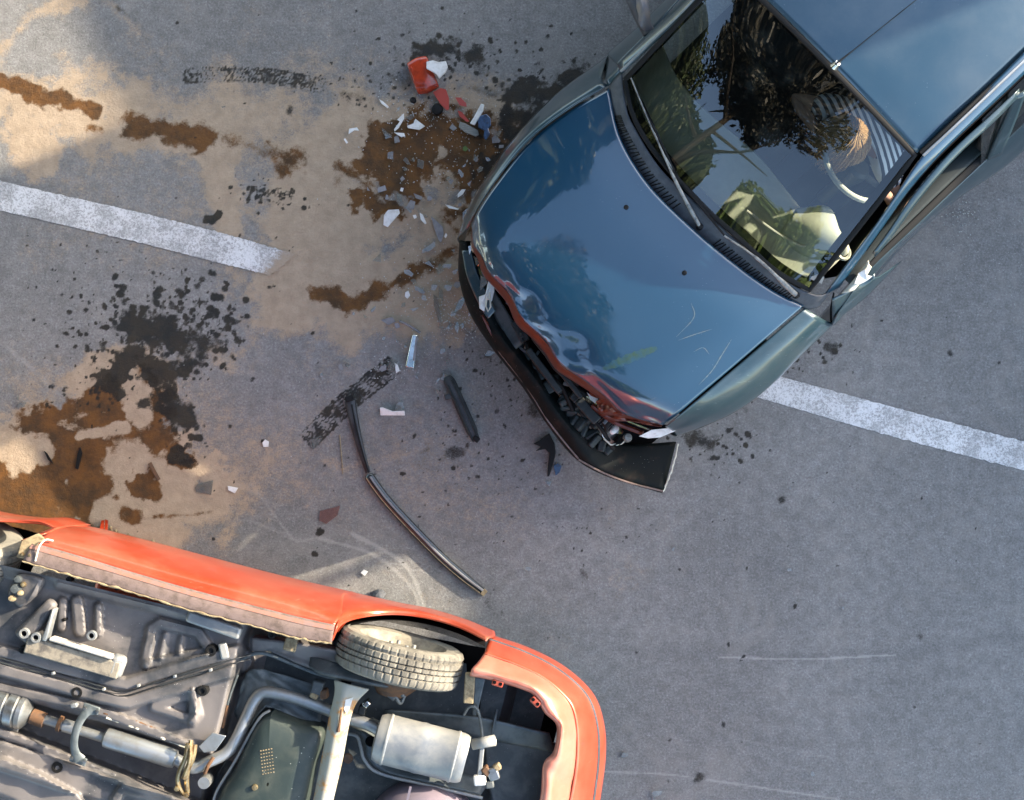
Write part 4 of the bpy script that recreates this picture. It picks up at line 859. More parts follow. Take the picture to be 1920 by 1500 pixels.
# front wing with its arch
MB().patch([PP([(108, 995, 1.02), (82, 984, .98), (40, 980, .96), (-40, 975, .98), (-120, 960, 1.02)]), PP([(114, 990, .95), (78, 975, .92), (30, 974, .9), (-40, 965, .9), (-120, 950, .95)]), [inset(p, .5, .03) for p in PP([(114, 990, .95), (78, 975, .92), (30, 974, .9), (-40, 965, .9), (-120, 950, .95)])]], 30, 12).build('front_wing', MAT['red_paint'], red, thick=.006)
MB().patch([PP([(88, 1000, 1.14), (104, 992, 1.05), (112, 986, .9)]), PP([(40, 1014, 1.20), (90, 994, 1.03), (108, 985, .88)])], 10, 6).build('wing_edge', MAT['red_paint'], red, thick=.006)
# rear quarter round the wheel arch
lp = PP([(622, 1200, 1.225), (640, 1170, 1.14), (680, 1156, 1.0), (740, 1151, .90), (800, 1158, .88), (862, 1176, .95), (912, 1200, 1.10)])
lq = PP([(634, 1164, 1.19), (648, 1148, 1.09), (690, 1143, .96), (745, 1142, .87), (802, 1151, .86), (868, 1170, .92), (918, 1196, 1.06)])
sq = PP([(642, 1118, .86), (660, 1122, .84), (700, 1128, .80), (748, 1137, .78), (804, 1148, .78), (870, 1168, .78), (928, 1193, .80)])
MB().patch([lp, lq, sq, [inset(p, .5, .03) for p in sq]], 50, 18).build('rear_quarter', MAT['red_paint'], red, thick=.006)
MB().tube([p + Vector((0, 0, .004)) for p in cr(lp, 40)], .0055, 6).build('arch_lip', MAT['red_paint'], red)
MB().patch([[inset(p, p.z, .03) for p in lp], [inset(p, .55, .05) for p in lp]], 24, 4).build('wheel_well', MAT['dark'], red)
MB().patch([sq and [inset(p, .5, .03) for p in sq], [inset(p, .12, .2) for p in sq]], 16, 4).build('rear_window', MAT['pane'], red)

# rear bumper skin
cols_ = [((922, 1192), (917, 1199), (908, 1226), (896, 1242), (885, 1254), (881, 1266)), ((990, 1215), (984, 1223), (966, 1246), (950, 1258), (938, 1268), (931, 1277)), ((1050, 1245), (1041, 1252), (1019, 1272), (1005, 1278), (993, 1286), (985, 1294)),
         ((1096, 1282), (1085, 1287), (1052, 1299), (1036, 1303), (1020, 1310), (1006, 1308)), ((1121, 1318), (1108, 1320), (1072, 1325), (1052, 1328), (1034, 1333), (1022, 1336)), ((1134, 1370), (1120, 1368), (1081, 1365), (1066, 1364), (1054, 1362), (1045, 1362)),
         ((1135, 1420), (1121, 1420), (1081, 1420), (1062, 1419), (1048, 1415), (1039, 1411)), ((1129, 1470), (1116, 1470), (1074, 1472), (1050, 1458), (1033, 1445), (1020, 1436)), ((1119, 1530), (1106, 1530), (1062, 1530), (1040, 1520), (1026, 1505), (1014, 1500)), ((1095, 1640), (1082, 1640), (1040, 1640), (1016, 1630), (1000, 1620), (988, 1610)), ((1062, 1760), (1050, 1760), (1008, 1755), (985, 1750), (970, 1745), (960, 1740))]
zs = (.72, .88, 1.10, 1.17, 1.215, 1.20)
rowsB = [[P(*c_[i], zs[i]) for c_ in cols_] for i in range(6)]
def crease(p, u, v): return p
mb = MB(); mb.patch([[inset(p, .42, .05) for p in rowsB[0]], rowsB[0], rowsB[1], rowsB[2]], 80, 22)
bump_r = mb.build('rear_bumper', MAT['red_paint'], red, thick=.005)
MB().patch([[p - Vector((0, 0, .012)) for p in rowsB[2]], rowsB[3], rowsB[4], rowsB[5], [p - Vector((0, 0, .03)) for p in rowsB[5]]], 80, 18, lambda p, u, v: p + Vector((0, 0, .006 * mnoise.noise(Vector((u * 22, v * 2, 0)))))).build('bumper_lip', MAT['red_faded'], bump_r, thick=.004)
MB().tube([p + Vector((0, 0, .006)) for p in cr(rowsB[1], 80)], .008, 8, flat=.8).build('bumper_moulding', MAT['cowl'], bump_r)
MB().tube([p + Vector((0, 0, .006)) + RB * .003 for p in cr(rowsB[1], 80)], .0095, 8, flat=.5).build('moulding_edge', MAT['black_plastic'], bump_r)
for x, y, a in ((933, 1281, .3), (1004, 1316, .8)):
    t_ = MB().box(P(x, y, 1.205), .05, .03, .012, -a).build('bumper_lug', MAT['red_paint'], bump_r, bevel=.006)
    for s in (-1, 1): MB().lathe([(.0, .001), (.007, .001), (.008, 0)], P(x + s * 6 * math.cos(a), y + s * 6 * math.sin(a), 1.212), Vector((0, 0, 1)), 10).build('hole', MAT['dark'], t_)

# floor pan: one pressed sheet with ribs, tunnel and swages
def seg_d(x, y, pts):
    best = 1e9
    for (x0, y0), (x1, y1) in zip(pts, pts[1:]):
        dx, dy = x1 - x0, y1 - y0; t = max(0, min(1, ((x - x0) * dx + (y - y0) * dy) / (dx * dx + dy * dy)))
        best = min(best, math.hypot(x - x0 - t * dx, y - y0 - t * dy))
    return best
RIBS = [([(0, 1238), (190, 1290), (238, 1300), (445, 1238)], 26, .032, 8), ([(0, 1238), (190, 1290), (238, 1300), (445, 1238)], 3, -.012, 2), ([(272, 1244), (284, 1178), (300, 1168), (372, 1186), (386, 1206)], 7, .02, 5), ([(300, 1232), (310, 1190)], 3, .01, 3), ([(336, 1222), (340, 1196)], 3, .012, 3), ([(276, 1246), (384, 1222)], 6, .016, 5),
        ([(288, 1326), (362, 1300), (362, 1350), (288, 1326)], 6, .018, 4), ([(362, 1300), (372, 1340), (360, 1355)], 5, .014, 4), ([(145, 1128), (150, 1182)], 9, .03, 6), ([(184, 1138), (184, 1186)], 5, .03, 5), ([(118, 1128), (116, 1175)], 6, .022, 5),
        ([(110, 1098), (290, 1142), (420, 1178)], 5, .012, 6), ([(0, 1415), (120, 1455), (330, 1520)], 22, .03, 10), ([(215, 1500), (230, 1478), (400, 1515)], 6, .018, 5), ([(0, 1455), (60, 1480), (130, 1520)], 30, .05, 12), ([(0, 1290), (150, 1322), (210, 1342), (355, 1400)], 7, .02, 5), ([(0, 1372), (60, 1392), (120, 1420), (345, 1500)], 8, .022, 5)]
def floor_h(a, b):
    x = a * ca - b * sa; y = 1050 + a * sa + b * ca
    z = 1.135
    tu = 240 + (a - 58) * .047 if a > -400 else 240; tl = 306 + (a - 75) * .138
    k = min(1, max(0, (b - tu) / 14)) * min(1, max(0, (tl - b) / 14)); z -= .15 * k
    k = min(1, max(0, (a - (470 - .0 * b)) / 22)); z -= .19 * k * k * (3 - 2 * k)
    k = min(1, max(0, (30 - b) / 20)); z += .05 * k
    for pts, w, h, s in RIBS:
        if a < -80: continue
        s = max(s * .8, 5.0); d = seg_d(x, y, pts)
        if d < w + s:
            q = min(1, max(0, (w + s - d) / s)); z += 1.35 * h * q * q * (3 - 2 * q)
    return z + mnoise.noise(Vector((a * .02, b * .02, 0))) * .006
rows = [[QP(a, b, floor_h(a, b)) for a in np.arange(-300, 530, 3.2)] for b in np.arange(8, 700, 3.2)]
MB().grid(rows).build('floor_pan', MAT['under'], red, sharp=70)
MB().grid([[QP(a, b, .93 - .12 * (a > 980)) for a in range(500, 1080, 20)] for b in range(-20, 720, 20)]).build('rear_floor', MAT['under_dark'], red)
MB().grid([[QP(a, b, .62) for a in (480, 780, 1090)] for b in (-10, 360, 715)]).build('gap_shade_sheet', MAT['dark'], red)  # dark sheet added to show the gap below the rear floor as shade
# far side and nose so that the body is closed
far = [QP(a, 715, 1.2) for a in (-420, -200, 100, 400, 700, 1000)]
MB().patch([far, [inset(p, .8, .06) for p in far], [inset(p, .5, .04) for p in far], [inset(p, .05, -.18) for p in far]], 20, 12).build('far_side', MAT['red_paint'], red, thick=.006)
nose = [QP(-560, b, 1.15) for b in (-10, 180, 360, 540, 715)]
MB().patch([nose, [p - RA * .12 - Vector((0, 0, .3)) for p in nose], [p - Vector((0, 0, .65)) for p in nose], [p + RA * .9 - Vector((0, 0, 1.0)) for p in nose]], 12, 12).build('nose', MAT['red_paint'], red, thick=.006)
MB().grid([[QP(a, b, 1.02) for a in (-560, -430, -300)] for b in (0, 360, 715)]).build('engine_bay', MAT['engine'], red)

# pressed members and brackets on the floor
def rbeam(name, p0, p1, w, h, mat, bevel=.006, w1=None, parent=red): return MB().beam(P(*p0), P(*p1), w, h, w1=w1).build(name, mat, parent, bevel=bevel)
rbeam('cross_rail', (52, 1206, 1.18), (226, 1256, 1.18), .075, .06, MAT['rail'] if 'rail' in MAT else MAT['under'])
rbeam('rail_flange', (96, 1196, 1.195), (214, 1232, 1.2), .016, .06, MAT['rail_edge'] if 'rail_edge' in MAT else MAT['muffler'])  # paler strip along the rail's upper edge
rbeam('rail_end', (205, 1244, 1.19), (234, 1252, 1.17), .10, .055, MAT['muffler'], .02)
rbeam('diagonal_rail', (40, 1198, 1.18), (102, 1126, 1.17), .085, .05, MAT['under'], .018, .05)
rbeam('diagonal_flange', (86, 1200, 1.19), (104, 1140, 1.19), .022, .06, MAT['muffler'], .006, .012)
for x, y, r_ in ((47, 1187, .016), (69, 1195, .016), (173, 1191, .015)):
    t_ = MB().lathe([(r_ * .75, .0), (r_ * .8, .016), (r_ * 1.3, .016), (r_ * 1.5, 0)], P(x, y, 1.205), Vector((0, 0, 1)), 18).build('grommet', MAT['muffler'], red)
    MB().lathe([(0, .004), (r_ * .8, .004), (r_ * .82, 0)], P(x, y, 1.205), Vector((0, 0, 1)), 14).build('hole', MAT['dark'], t_)
mp_ = MB().prism(PP([(22, 1088, 1.2), (32, 1076, 1.2), (60, 1080, 1.205), (82, 1086, 1.2), (66, 1118, 1.19), (50, 1132, 1.19), (36, 1142, 1.18), (20, 1128, 1.18), (12, 1112, 1.18)]), .06).build('suspension_mount', MAT['under'], red, bevel=.015)
for x, y, r_, m_ in ((34, 1086, .018, 'under_dark'), (29, 1104, .024, 'under_dark'), (44, 1096, .012, 'brass'), (38, 1112, .012, 'dirt'), (22, 1122, .014, 'dirt')):
    MB().lathe([(0, .02), (r_ * .7, .018), (r_, .006), (r_ * 1.05, -.02)], P(x, y, 1.2), Vector((.1, .1, 1)), 14).build('bolt', MAT[m_], mp_)
rbeam('jack_rail', (352, 1153, 1.185), (452, 1188, 1.19), .055, .045, MAT['muffler'], .012)
rbeam('step_plate', (412, 1222, 1.175), (428, 1218, 1.17), .07, .03, MAT['muffler'], .008)
for x, y, r_ in ((396, 1220, .026), (380, 1295, .024), (388, 1162, .014), (300, 1122, .013), (130, 1086, .013), (220, 1102, .011), (145, 1298, .026), (108, 1438, .026), (510, 1190, .018), (120, 1162, .008), (44, 1218, .018)):
    t_ = MB().lathe([(0, .004), (r_ * .45, .006), (r_ * .5, .012), (r_ * .9, .012), (r_, .0), (r_ * 1.02, -.03)], P(x, y, 1.17), Vector((0, 0, 1)), 16).build('rubber_plug', MAT['rubber'], red)
for x, y in ((260, 1285), (328, 1268), (395, 1256), (100, 1262), (195, 1292)):
    MB().box(P(x, y, 1.185), .014, .013, .018, .2).build('line_clip', MAT['muffler'], red, bevel=.003)
for o_ in (-4, 4):
    MB().tube(cr(PP([(0, 1238 + o_, 1.175), (120, 1270 + o_, 1.175), (190, 1291 + o_, 1.178), (232, 1301 + o_, 1.178), (300, 1281 + o_, 1.178), (430, 1242 + o_, 1.17), (470, 1232 + o_, 1.12)]), 50), .0035, 6).build('brake_line', MAT['black_plastic'], red)
for q in (((170, 1330), (250, 1352), (300, 1372)), ((200, 1345), (270, 1370), (350, 1402)), ((190, 1452), (250, 1470), (330, 1500))):
    MB().tube([p + Vector((0, 0, mnoise.noise(p * 30) * .01)) for p in cr(PP([(*a, 1.155) for a in q]), 26)], [.005 + .006 * abs(mnoise.noise(Vector((i * .6, q[0][0], 0)))) for i in range(27)], 6).build('peeling_sealant', MAT['cream_plastic'] if q[0][0] != 170 else MAT['rust'], red)
MB().prism(PP([(372, 1400, 1.17), (398, 1374, 1.17), (424, 1380, 1.17), (404, 1408, 1.16), (382, 1412, 1.16)]), .008).build('heat_shield_tab', MAT['alu'], red, bevel=.003)
# exhaust
AX = (P(62, 1340, 1.12) - P(-30, 1316, 1.12)).normalized()
catp = P(-40, 1313, 1.13)
cat = MB().lathe([(0, -.1), (.03, -.1), (.065, -.05), (.078, 0), (.078, .075), (.07, .082), (.078, .09), (.078, .125), (.07, .132), (.078, .14), (.078, .175), (.07, .182), (.077, .19), (.074, .208), (.058, .222), (.034, .235), (.028, .24), (0, .24)], catp, AX, 34).build('catalytic_converter', MAT['cat'], red)
for s in (1, -1): MB().beam(catp + RB * .08 * s - AX * .06, catp + RB * .08 * s + AX * .2, .025, .01).build('seam_flange', MAT['cat'], cat, bevel=.003)
MB().tube(PP([(60, 1342, 1.13), (84, 1351, 1.13)]), .034, 14).build('heat_burnt_collar', MAT['rust'], red)
MB().tube(cr(PP([(76, 1346, 1.13), (120, 1360, 1.135), (196, 1384, 1.135)]), 12), .0215, 14).build('exhaust_pipe', MAT['alu'], red)
MB().tube(PP([(110, 1356, 1.135), (116, 1358, 1.135)]), .036, 12).build('pipe_flange', MAT['rust'], red)
MB().tube(PP([(120, 1360, 1.135), (142, 1366, 1.135)]), .029, 14).build('pipe_sleeve', MAT['alu'], red)
AX2 = (P(332, 1424, 1.13) - P(194, 1381, 1.13)); L2 = AX2.length
MB().lathe([(0, 0), (.025, 0), (.042, .012), (.044, .03), (.044, L2 - .03), (.040, L2 - .008), (.02, L2), (0, L2)], P(194, 1381, 1.14), AX2, 26).build('resonator', MAT['alu'], red)
pts = cr(PP([(330, 1424, 1.14), (362, 1440, 1.14), (392, 1428, 1.135), (424, 1412, 1.12), (442, 1388, 1.11), (462, 1345, 1.10), (478, 1312, 1.10), (496, 1298, 1.10), (530, 1303, 1.10), (580, 1318, 1.10), (650, 1345, 1.11), (690, 1358, 1.12), (716, 1372, 1.13)]), 70)
MB().tube(pts, .0265, 16).build('exhaust_pipe', MAT['alu'], red)
mu = P(703, 1381, 1.15); AXm = P(873, 1424, 1.15) - mu; Lm = AXm.length
MB().lathe([(0, 0), (.06, .0), (.098, .008), (.108, .03), (.110, .045), (.114, .05), (.114, .056), (.110, .061), (.110, Lm * .5 - .02), (.113, Lm * .5), (.110, Lm * .5 + .02), (.110, Lm - .06), (.114, Lm - .054), (.114, Lm - .048), (.110, Lm - .043), (.110, Lm - .03), (.106, Lm - .012), (.098, Lm), (.095, Lm - .006), (0, Lm - .008)], mu, AXm, 48, rfn=None).build('silencer', MAT['muffler'], red)
mo = bpy.data.objects['silencer']
for v in mo.data.vertices:                                           # oval section: flattened in height
    w_ = v.co + RC; w_.z = 1.15 + (w_.z - 1.15) * .72; v.co = w_ - RC
ta = P(886, 1396, 1.16); tb = P(928, 1388, 1.18)
tp = MB().tube([ta, tb], .022, 18, cap=False).build('tailpipe', MAT['muffler'], red, thick=.004)
MB().lathe([(0, 0), (.017, 0)], ta.lerp(tb, .7), tb - ta, 16).build('bore', MAT['dark'], tp)
rbeam('silencer_strap', (905, 1390, 1.16), (898, 1468, 1.15), .02, .02, MAT['muffler'], .004)
for x, y, r_, m_ in ((900, 1462, .028, 'white_plastic'), (912, 1445, .022, 'rust'), (925, 1450, .03, 'cat'), (932, 1438, .018, 'dirt'), (918, 1470, .02, 'under_dark')):
    MB().box(P(x, y, 1.15), r_ * 1.6, r_ * 1.9, .04, x * .7).build('hanger_block', MAT[m_], red, bevel=.007)
MB().tube(cr(PP([(870, 1340, 1.1), (880, 1325, 1.12), (895, 1330, 1.12), (902, 1360, 1.1), (905, 1390, 1.1)]), 16), .007, 8).build('hanger_loop', MAT['shield'], red)
MB().tube(cr(PP([(932, 1330, 1.02), (928, 1350, 1.04), (922, 1380, 1.03)]), 8), .006, 6).build('hanger_hook', MAT['shield'], red)
# heat-tinted clamp and S bracket
for q in (((352, 1394, 1.2), (348, 1420, 1.2), (336, 1448, 1.2), (334, 1470, 1.19), (345, 1490, 1.18)), ((366, 1396, 1.19), (362, 1420, 1.2), (352, 1445, 1.2), (350, 1468, 1.19), (352, 1486, 1.18)), ((358, 1388, 1.19), (356, 1425, 1.215), (344, 1460, 1.21))):
    MB().tube(cr(PP(q), 16), .0105, 8).build('exhaust_clamp', MAT['brass'], red)
for x, y in ((332, 1478), (350, 1490), (354, 1398)): MB().lathe([(0, .014), (.011, .012), (.013, 0)], P(x, y, 1.2), Vector((0, 0, 1)), 6).build('bolt', MAT['brass'], red)
sb = cr(PP([(172, 1330, 1.205), (160, 1338, 1.215), (146, 1360, 1.225), (139, 1388, 1.225), (141, 1410, 1.215), (148, 1424, 1.205)]), 24)
brk = MB().tube(sb, [.026, .024, .021, .019, .018, .018, .017, .017, .017, .017, .017, .017, .017, .017, .017, .017, .017, .017, .018, .019, .02, .022, .025, .028, .03], 10, flat=.4).build('tunnel_bracket', MAT['shield'], red)
MB().beam(P(156, 1324, 1.205), P(186, 1334, 1.205), .035, .012).build('bracket_foot', MAT['shield'], brk, bevel=.004)
MB().beam(P(132, 1420, 1.2), P(162, 1430, 1.2), .035, .012).build('bracket_foot', MAT['shield'], brk, bevel=.004)
for x, y in ((159, 1328), (183, 1334), (134, 1421), (159, 1428), (141, 1376)): MB().lathe([(0, .007), (.008, .006), (.009, 0)], P(x, y, 1.214), Vector((0, 0, 1)), 8).build('bolt', MAT['cat'], brk)
MB().box(P(140, 1322, 1.19), .03, .022, .03, .2).build('pale_clip', MAT['muffler'], red, bevel=.006)
MB().tube(PP([(400, 1420, 1.17), (390, 1436, 1.18), (384, 1450, 1.16)]), .008, 8).build('pipe_hook', MAT['rust'], red)
MB().lathe([(.0, .02), (.026, .02), (.028, .0), (.028, -.05)], P(384, 1466, 1.15), Vector((0, 0, 1)), 18).build('rubber_mount', MAT['alu'], red)
# heat shield tray, tank and the dark gap round them
MB().patch([PP([(442, 1330, 1.0), (456, 1272, 1.02), (476, 1254, 1.03), (520, 1262, 1.03), (608, 1290, 1.02)]), PP([(440, 1340, 1.02), (470, 1290, 1.03), (496, 1280, 1.03), (530, 1288, 1.03), (606, 1314, 1.02)]), PP([(452, 1375, 1.03), (482, 1322, 1.04), (505, 1310, 1.04), (535, 1318, 1.04), (602, 1345, 1.03)]), PP([(408, 1452, 1.04), (485, 1340, 1.06), (508, 1328, 1.06), (545, 1342, 1.06), (600, 1368, 1.05)])], 36, 18, lambda p, u, v: p + Vector((0, 0, mnoise.noise(Vector((u * 9, v * 6, 4))) * .01))).build('heat_shield', MAT['shield'], red, thick=.003)
tk = cr(PP([(508, 1338, 1.15), (560, 1358, 1.15), (606, 1374, 1.15), (590, 1440, 1.15), (570, 1530, 1.15), (540, 1640, 1.15), (440, 1620, 1.15), (400, 1540, 1.15), (412, 1488, 1.15), (440, 1440, 1.15), (480, 1360, 1.15), (508, 1338, 1.15)]), 70)[:-1]
cen = sum(tk, Vector()) / len(tk)
rings = [[p.lerp(cen, .0) - Vector((0, 0, .14)) for p in tk], [p - Vector((0, 0, .03)) for p in tk], [p.lerp(cen, .04) for p in tk], [p.lerp(cen, .12) + Vector((0, 0, .022)) for p in tk], [p.lerp(cen, .55) + Vector((0, 0, .03)) for p in tk], [p.lerp(cen, .98) + Vector((0, 0, .03)) for p in tk]]
tank = MB().grid([r_ + [r_[0]] for r_ in rings]).build('fuel_tank', MAT['tank'], red, sharp=60)
tkc = P(478, 1476, 1.18)
MB().lathe([(0, .012), (.012, .011), (.014, 0), (.03, -.001), (.034, -.006)], tkc, Vector((0, 0, 1)), 18).build('drain_plug', MAT['brass'], tank)
for i in range(5):
    for j in range(8):
        MB().box(P(489 + i * 5 + j * .6, 1408 + j * 6.2 - i, 1.18), .006, .004, .003, .2).build('stamped_mark', MAT['dirt'], tank, smooth=False)
MB().tube(cr(PP([(506, 1332, 1.13), (484, 1350, 1.13), (440, 1428, 1.13), (408, 1480, 1.13), (398, 1510, 1.12)]), 24), .006, 8).build('tank_strap', MAT['muffler'], tank)
MB().tube(cr(PP([(446, 1240, 1.06), (470, 1228, 1.07), (500, 1226, 1.08), (560, 1250, 1.09), (610, 1268, 1.1), (650, 1272, 1.1)]), 30), .008, 8).build('body_edge_lip', MAT['shield'], red)
MB().prism(PP([(470, 1195, 1.12), (560, 1205, 1.14), (640, 1222, 1.14), (640, 1262, 1.1), (600, 1262, 1.1), (555, 1245, 1.1), (505, 1222, 1.09), (470, 1222, 1.09)]), .1).build('side_member', MAT['under'], red, bevel=.012)
MB().box(P(545, 1208, 1.15), .055, .06, .02, -.24).build('member_plate', MAT['dirt'], red, bevel=.005)
MB().tube(cr(PP([(446, 1265, 1.06), (430, 1310, 1.09), (418, 1362, 1.07)]), 12), .005, 6).build('handbrake_cable', MAT['shield'], red)
MB().tube(PP([(426, 1322, 1.09), (417, 1364, 1.075)]), .008, 8).build('cable_sleeve', MAT['rust'], red)
# rear axle, arm, spring seat
axl = MB().patch([PP([(628, 1275, 1.19), (628, 1300, 1.195), (618, 1345, 1.195), (604, 1420, 1.195), (580, 1540, 1.195), (540, 1720, 1.195)]), PP([(650, 1282, 1.225), (645, 1305, 1.228), (634, 1350, 1.228), (620, 1425, 1.228), (596, 1540, 1.228), (556, 1720, 1.228)]), PP([(692, 1292, 1.20), (668, 1318, 1.20), (655, 1355, 1.20), (641, 1428, 1.20), (615, 1540, 1.20), (575, 1720, 1.20)])], 40, 12).build('axle_beam', MAT['axle'], red, thick=.008)
MB().patch([PP([(580, 1250, 1.14), (600, 1262, 1.18), (640, 1272, 1.2), (690, 1282, 1.2), (730, 1290, 1.16)]), PP([(584, 1232, 1.1), (612, 1240, 1.13), (648, 1250, 1.15), (700, 1268, 1.16), (736, 1278, 1.14)])], 24, 8).build('trailing_arm', MAT['under_dark'], red, thick=.02)
MB().tube(PP([(640, 1330, 1.24), (636, 1362, 1.24), (634, 1372, 1.24)]), [.004, .006, .009], 8).build('brake_pipe', MAT['rust'], axl)
MB().prism(PP([(648, 1312, 1.232), (662, 1308, 1.232), (656, 1328, 1.232), (650, 1338, 1.232), (645, 1330, 1.232)]), .004).build('bare_patch', MAT['white_plastic'], axl, smooth=False)
for x, y, r_, m_ in ((596, 1288, .05, 'under_dark'), (608, 1300, .035, 'rust'), (590, 1302, .03, 'dirt'), (688, 1318, .03, 'chrome'), (736, 1302, .035, 'under_dark'), (755, 1300, .02, 'shield'), (722, 1285, .02, 'brass'), (680, 1330, .035, 'engine')):
    MB().box(P(x, y, 1.1), r_, r_ * 1.2, .06, x * .3).build('linkage_block', MAT[m_], red, bevel=.008)
MB().tube(cr(PP([(735, 1290, 1.12), (745, 1312, 1.12), (752, 1318, 1.11), (760, 1300, 1.1)]), 12), .008, 8).build('cable_loop', MAT['shield'], red)
# rear floor members round the silencer
MB().patch([PP([(648, 1360, 1.0), (672, 1372, 1.04), (684, 1390, 1.05), (690, 1420, 1.05), (720, 1448, 1.05), (800, 1468, 1.05), (900, 1492, 1.05)]), PP([(700, 1345, .99), (720, 1360, 1.0), (735, 1390, 1.0), (745, 1410, 1.0), (760, 1425, 1.0), (830, 1440, 1.0), (920, 1465, 1.0)])], 36, 6).build('rear_member', MAT['shield'], red, thick=.006)
MB().tube(cr(PP([(640, 1374, 1.04), (668, 1380, 1.06), (676, 1400, 1.065), (684, 1426, 1.065), (712, 1450, 1.065), (800, 1472, 1.065), (905, 1496, 1.065)]), 40), .0075, 8).build('member_flange', MAT['muffler'], red)
for x, y in ((695, 1390), (652, 1422)): MB().lathe([(0, .004), (.02, .006), (.024, .0)], P(x, y, 1.06), Vector((0, 0, 1)), 14).build('hole', MAT['rust'] if x < 670 else MAT['dark'], red)
MB().patch([PP([(720, 1330, 1.0), (800, 1336, 1.02), (900, 1345, 1.03), (1030, 1375, 1.02)]), PP([(720, 1350, .98), (800, 1355, .98), (910, 1385, .98), (1040, 1410, .98)])], 20, 6).build('rear_panel', MAT['shield'], red, thick=.01)
MB().prism(PP([(905, 1370, .98), (1045, 1395, .98), (1035, 1520, .98), (930, 1540, .98), (915, 1470, .98)]), .03).build('boot_floor', MAT['under_dark'], red, bevel=.01)
MB().beam(P(882, 1262, 1.15), P(878, 1318, 1.13), .045, .03).build('bumper_bracket', MAT['dirt'], red, bevel=.006)
MB().beam(P(900, 1268, 1.12), P(890, 1340, 1.08), .05, .03, w1=.02).build('bumper_bracket', MAT['shield'], red, bevel=.006)
sp = QP(880, 285, 1.06)
MB().lathe([(0, .12), (.16, .125), (.235, .11), (.262, .07), (.27, .0), (.27, -.1)], P(790, 1585, 1.06), Vector((0, 0, 1)), 48).build('spare_wheel_well', MAT['spare'], red)
MB().beam(P(770, 1475, 1.19), P(764, 1500, 1.19), .01, .006).build('well_rib', MAT['spare'], red)

# wheels
def wheel(c, axis, label=None):
    prof = [(.195, -.075), (.225, -.083), (.255, -.082), (.272, -.072), (.279, -.058), (.281, -.040), (.274, -.038), (.274, -.034), (.282, -.032), (.284, -.012), (.273, -.010), (.273, -.005), (.284, -.004), (.284, .010), (.273, .011), (.273, .016), (.283, .018), (.281, .040), (.274, .042), (.274, .046), (.279, .058), (.272, .072), (.255, .082), (.225, .083), (.195, .075)]
    blk = set(range(3, 22))
    def rf(i, k):
        if i in blk and (k + (i // 6) * 1 + (0 if i < 12 else 2)) % 5 == 0: return .984
        return 1
    t_ = MB().lathe(prof, c, axis, 240, rfn=rf).build('tyre', MAT['tyre'], red, sharp=25)
    r_ = MB().lathe([(.197, .076), (.188, .062), (.182, .05), (.175, .045), (.165, .02), (.14, .012), (.10, .035), (.07, .045), (.05, .04), (.045, .05), (0, .052)], c, axis, 40).build('rim', MAT['rim'], t_)
    s = axis.cross(Vector((0, 0, 1))).normalized(); q = axis.cross(s)
    for k in range(4):
        a = k * math.pi / 2 + .4; MB().lathe([(0, .065), (.009, .064), (.011, .04)], c + (s * math.cos(a) + q * math.sin(a)) * .055, axis, 8).build('wheel_bolt', MAT['muffler'], r_)
    for k in range(8):
        a = k * math.pi / 4; MB().lathe([(0, .033), (.016, .032), (.018, .015)], c + (s * math.cos(a) + q * math.sin(a)) * .118, axis, 10).build('rim_slot', MAT['dark'], r_)
    return t_
wa = (-RB * math.cos(R(-3)) + Vector((0, 0, math.sin(R(-3))))).normalized()
wheel(P(749, 1232, 1.06), wa)
wheel(P(-82, 1022, 1.06), (-RB * math.cos(R(8)) + Vector((0, 0, math.sin(R(8)))) + RA * .06).normalized())
wheel(QP(770, 640, 1.06), (RB * math.cos(R(5)) + Vector((0, 0, .08))).normalized())
wheel(QP(-90, 640, 1.06), (RB * math.cos(R(5)) + Vector((0, 0, .08))).normalized())
MB().lathe([(0, 0), (.13, 0), (.135, -.02), (.06, -.1), (0, -.1)], P(742, 1262, 1.06), wa, 24).build('brake_drum', MAT['rust'], red)
MB().patch([PP([(640, 1200, 1.0), (760, 1190, .75), (910, 1215, 1.0)]), PP([(640, 1300, .95), (760, 1300, .8), (900, 1330, .95)])], 12, 8).build('wheel_well', MAT['dark'], red)
MB().patch([PP([(-160, 990, .9), (0, 985, .8), (90, 1005, .95)]), PP([(-160, 1130, .95), (0, 1130, .9), (30, 1130, .95)])], 12, 8).build('wheel_well', MAT['dark'], red)

# ------------------------------------------------------------------ the driver, slumped forward over the wheel
def skinned(name, chains, mat, parent, sub=2):
    vs_, es, rad = [], [], []
    idx = {}
    def vid(p, r_):
        key = (round(p.x, 4), round(p.y, 4), round(p.z, 4))
        if key not in idx: idx[key] = len(vs_); vs_.append(p); rad.append(r_)
        return idx[key]
    for ch in chains:
        for (p, r0), (q, r1) in zip(ch, ch[1:]): es.append((vid(p, r0), vid(q, r1)))
    me_ = bpy.data.meshes.new(name); o0 = parent_loc(parent)
    me_.from_pydata([tuple(v - o0) for v in vs_], es, []); me_.materials.append(mat)
    o = bpy.data.objects.new(name, me_); col.objects.link(o); o.parent = parent
    o.modifiers.new('skin', 'SKIN').use_smooth_shade = True
    for i, sv in enumerate(me_.skin_vertices[0].data): sv.radius = (rad[i], rad[i]) if not isinstance(rad[i], tuple) else rad[i]
    me_.skin_vertices[0].data[0].use_root = True
    m = o.modifiers.new('subdivision', 'SUBSURF'); m.levels = sub; m.render_levels = sub
    return o
MAT['skin'] = simple('skin', (.45, .26, .18), .5)
MAT['hair'] = simple('dark blond hair', (.3, .17, .07), .4, c2=(.5, .33, .16), vscale=40, stretch=((1, 8, 1), .6))
MAT['jeans'] = simple('dark trousers', (.02, .03, .06), .9)
ms = N('black and white striped cotton')
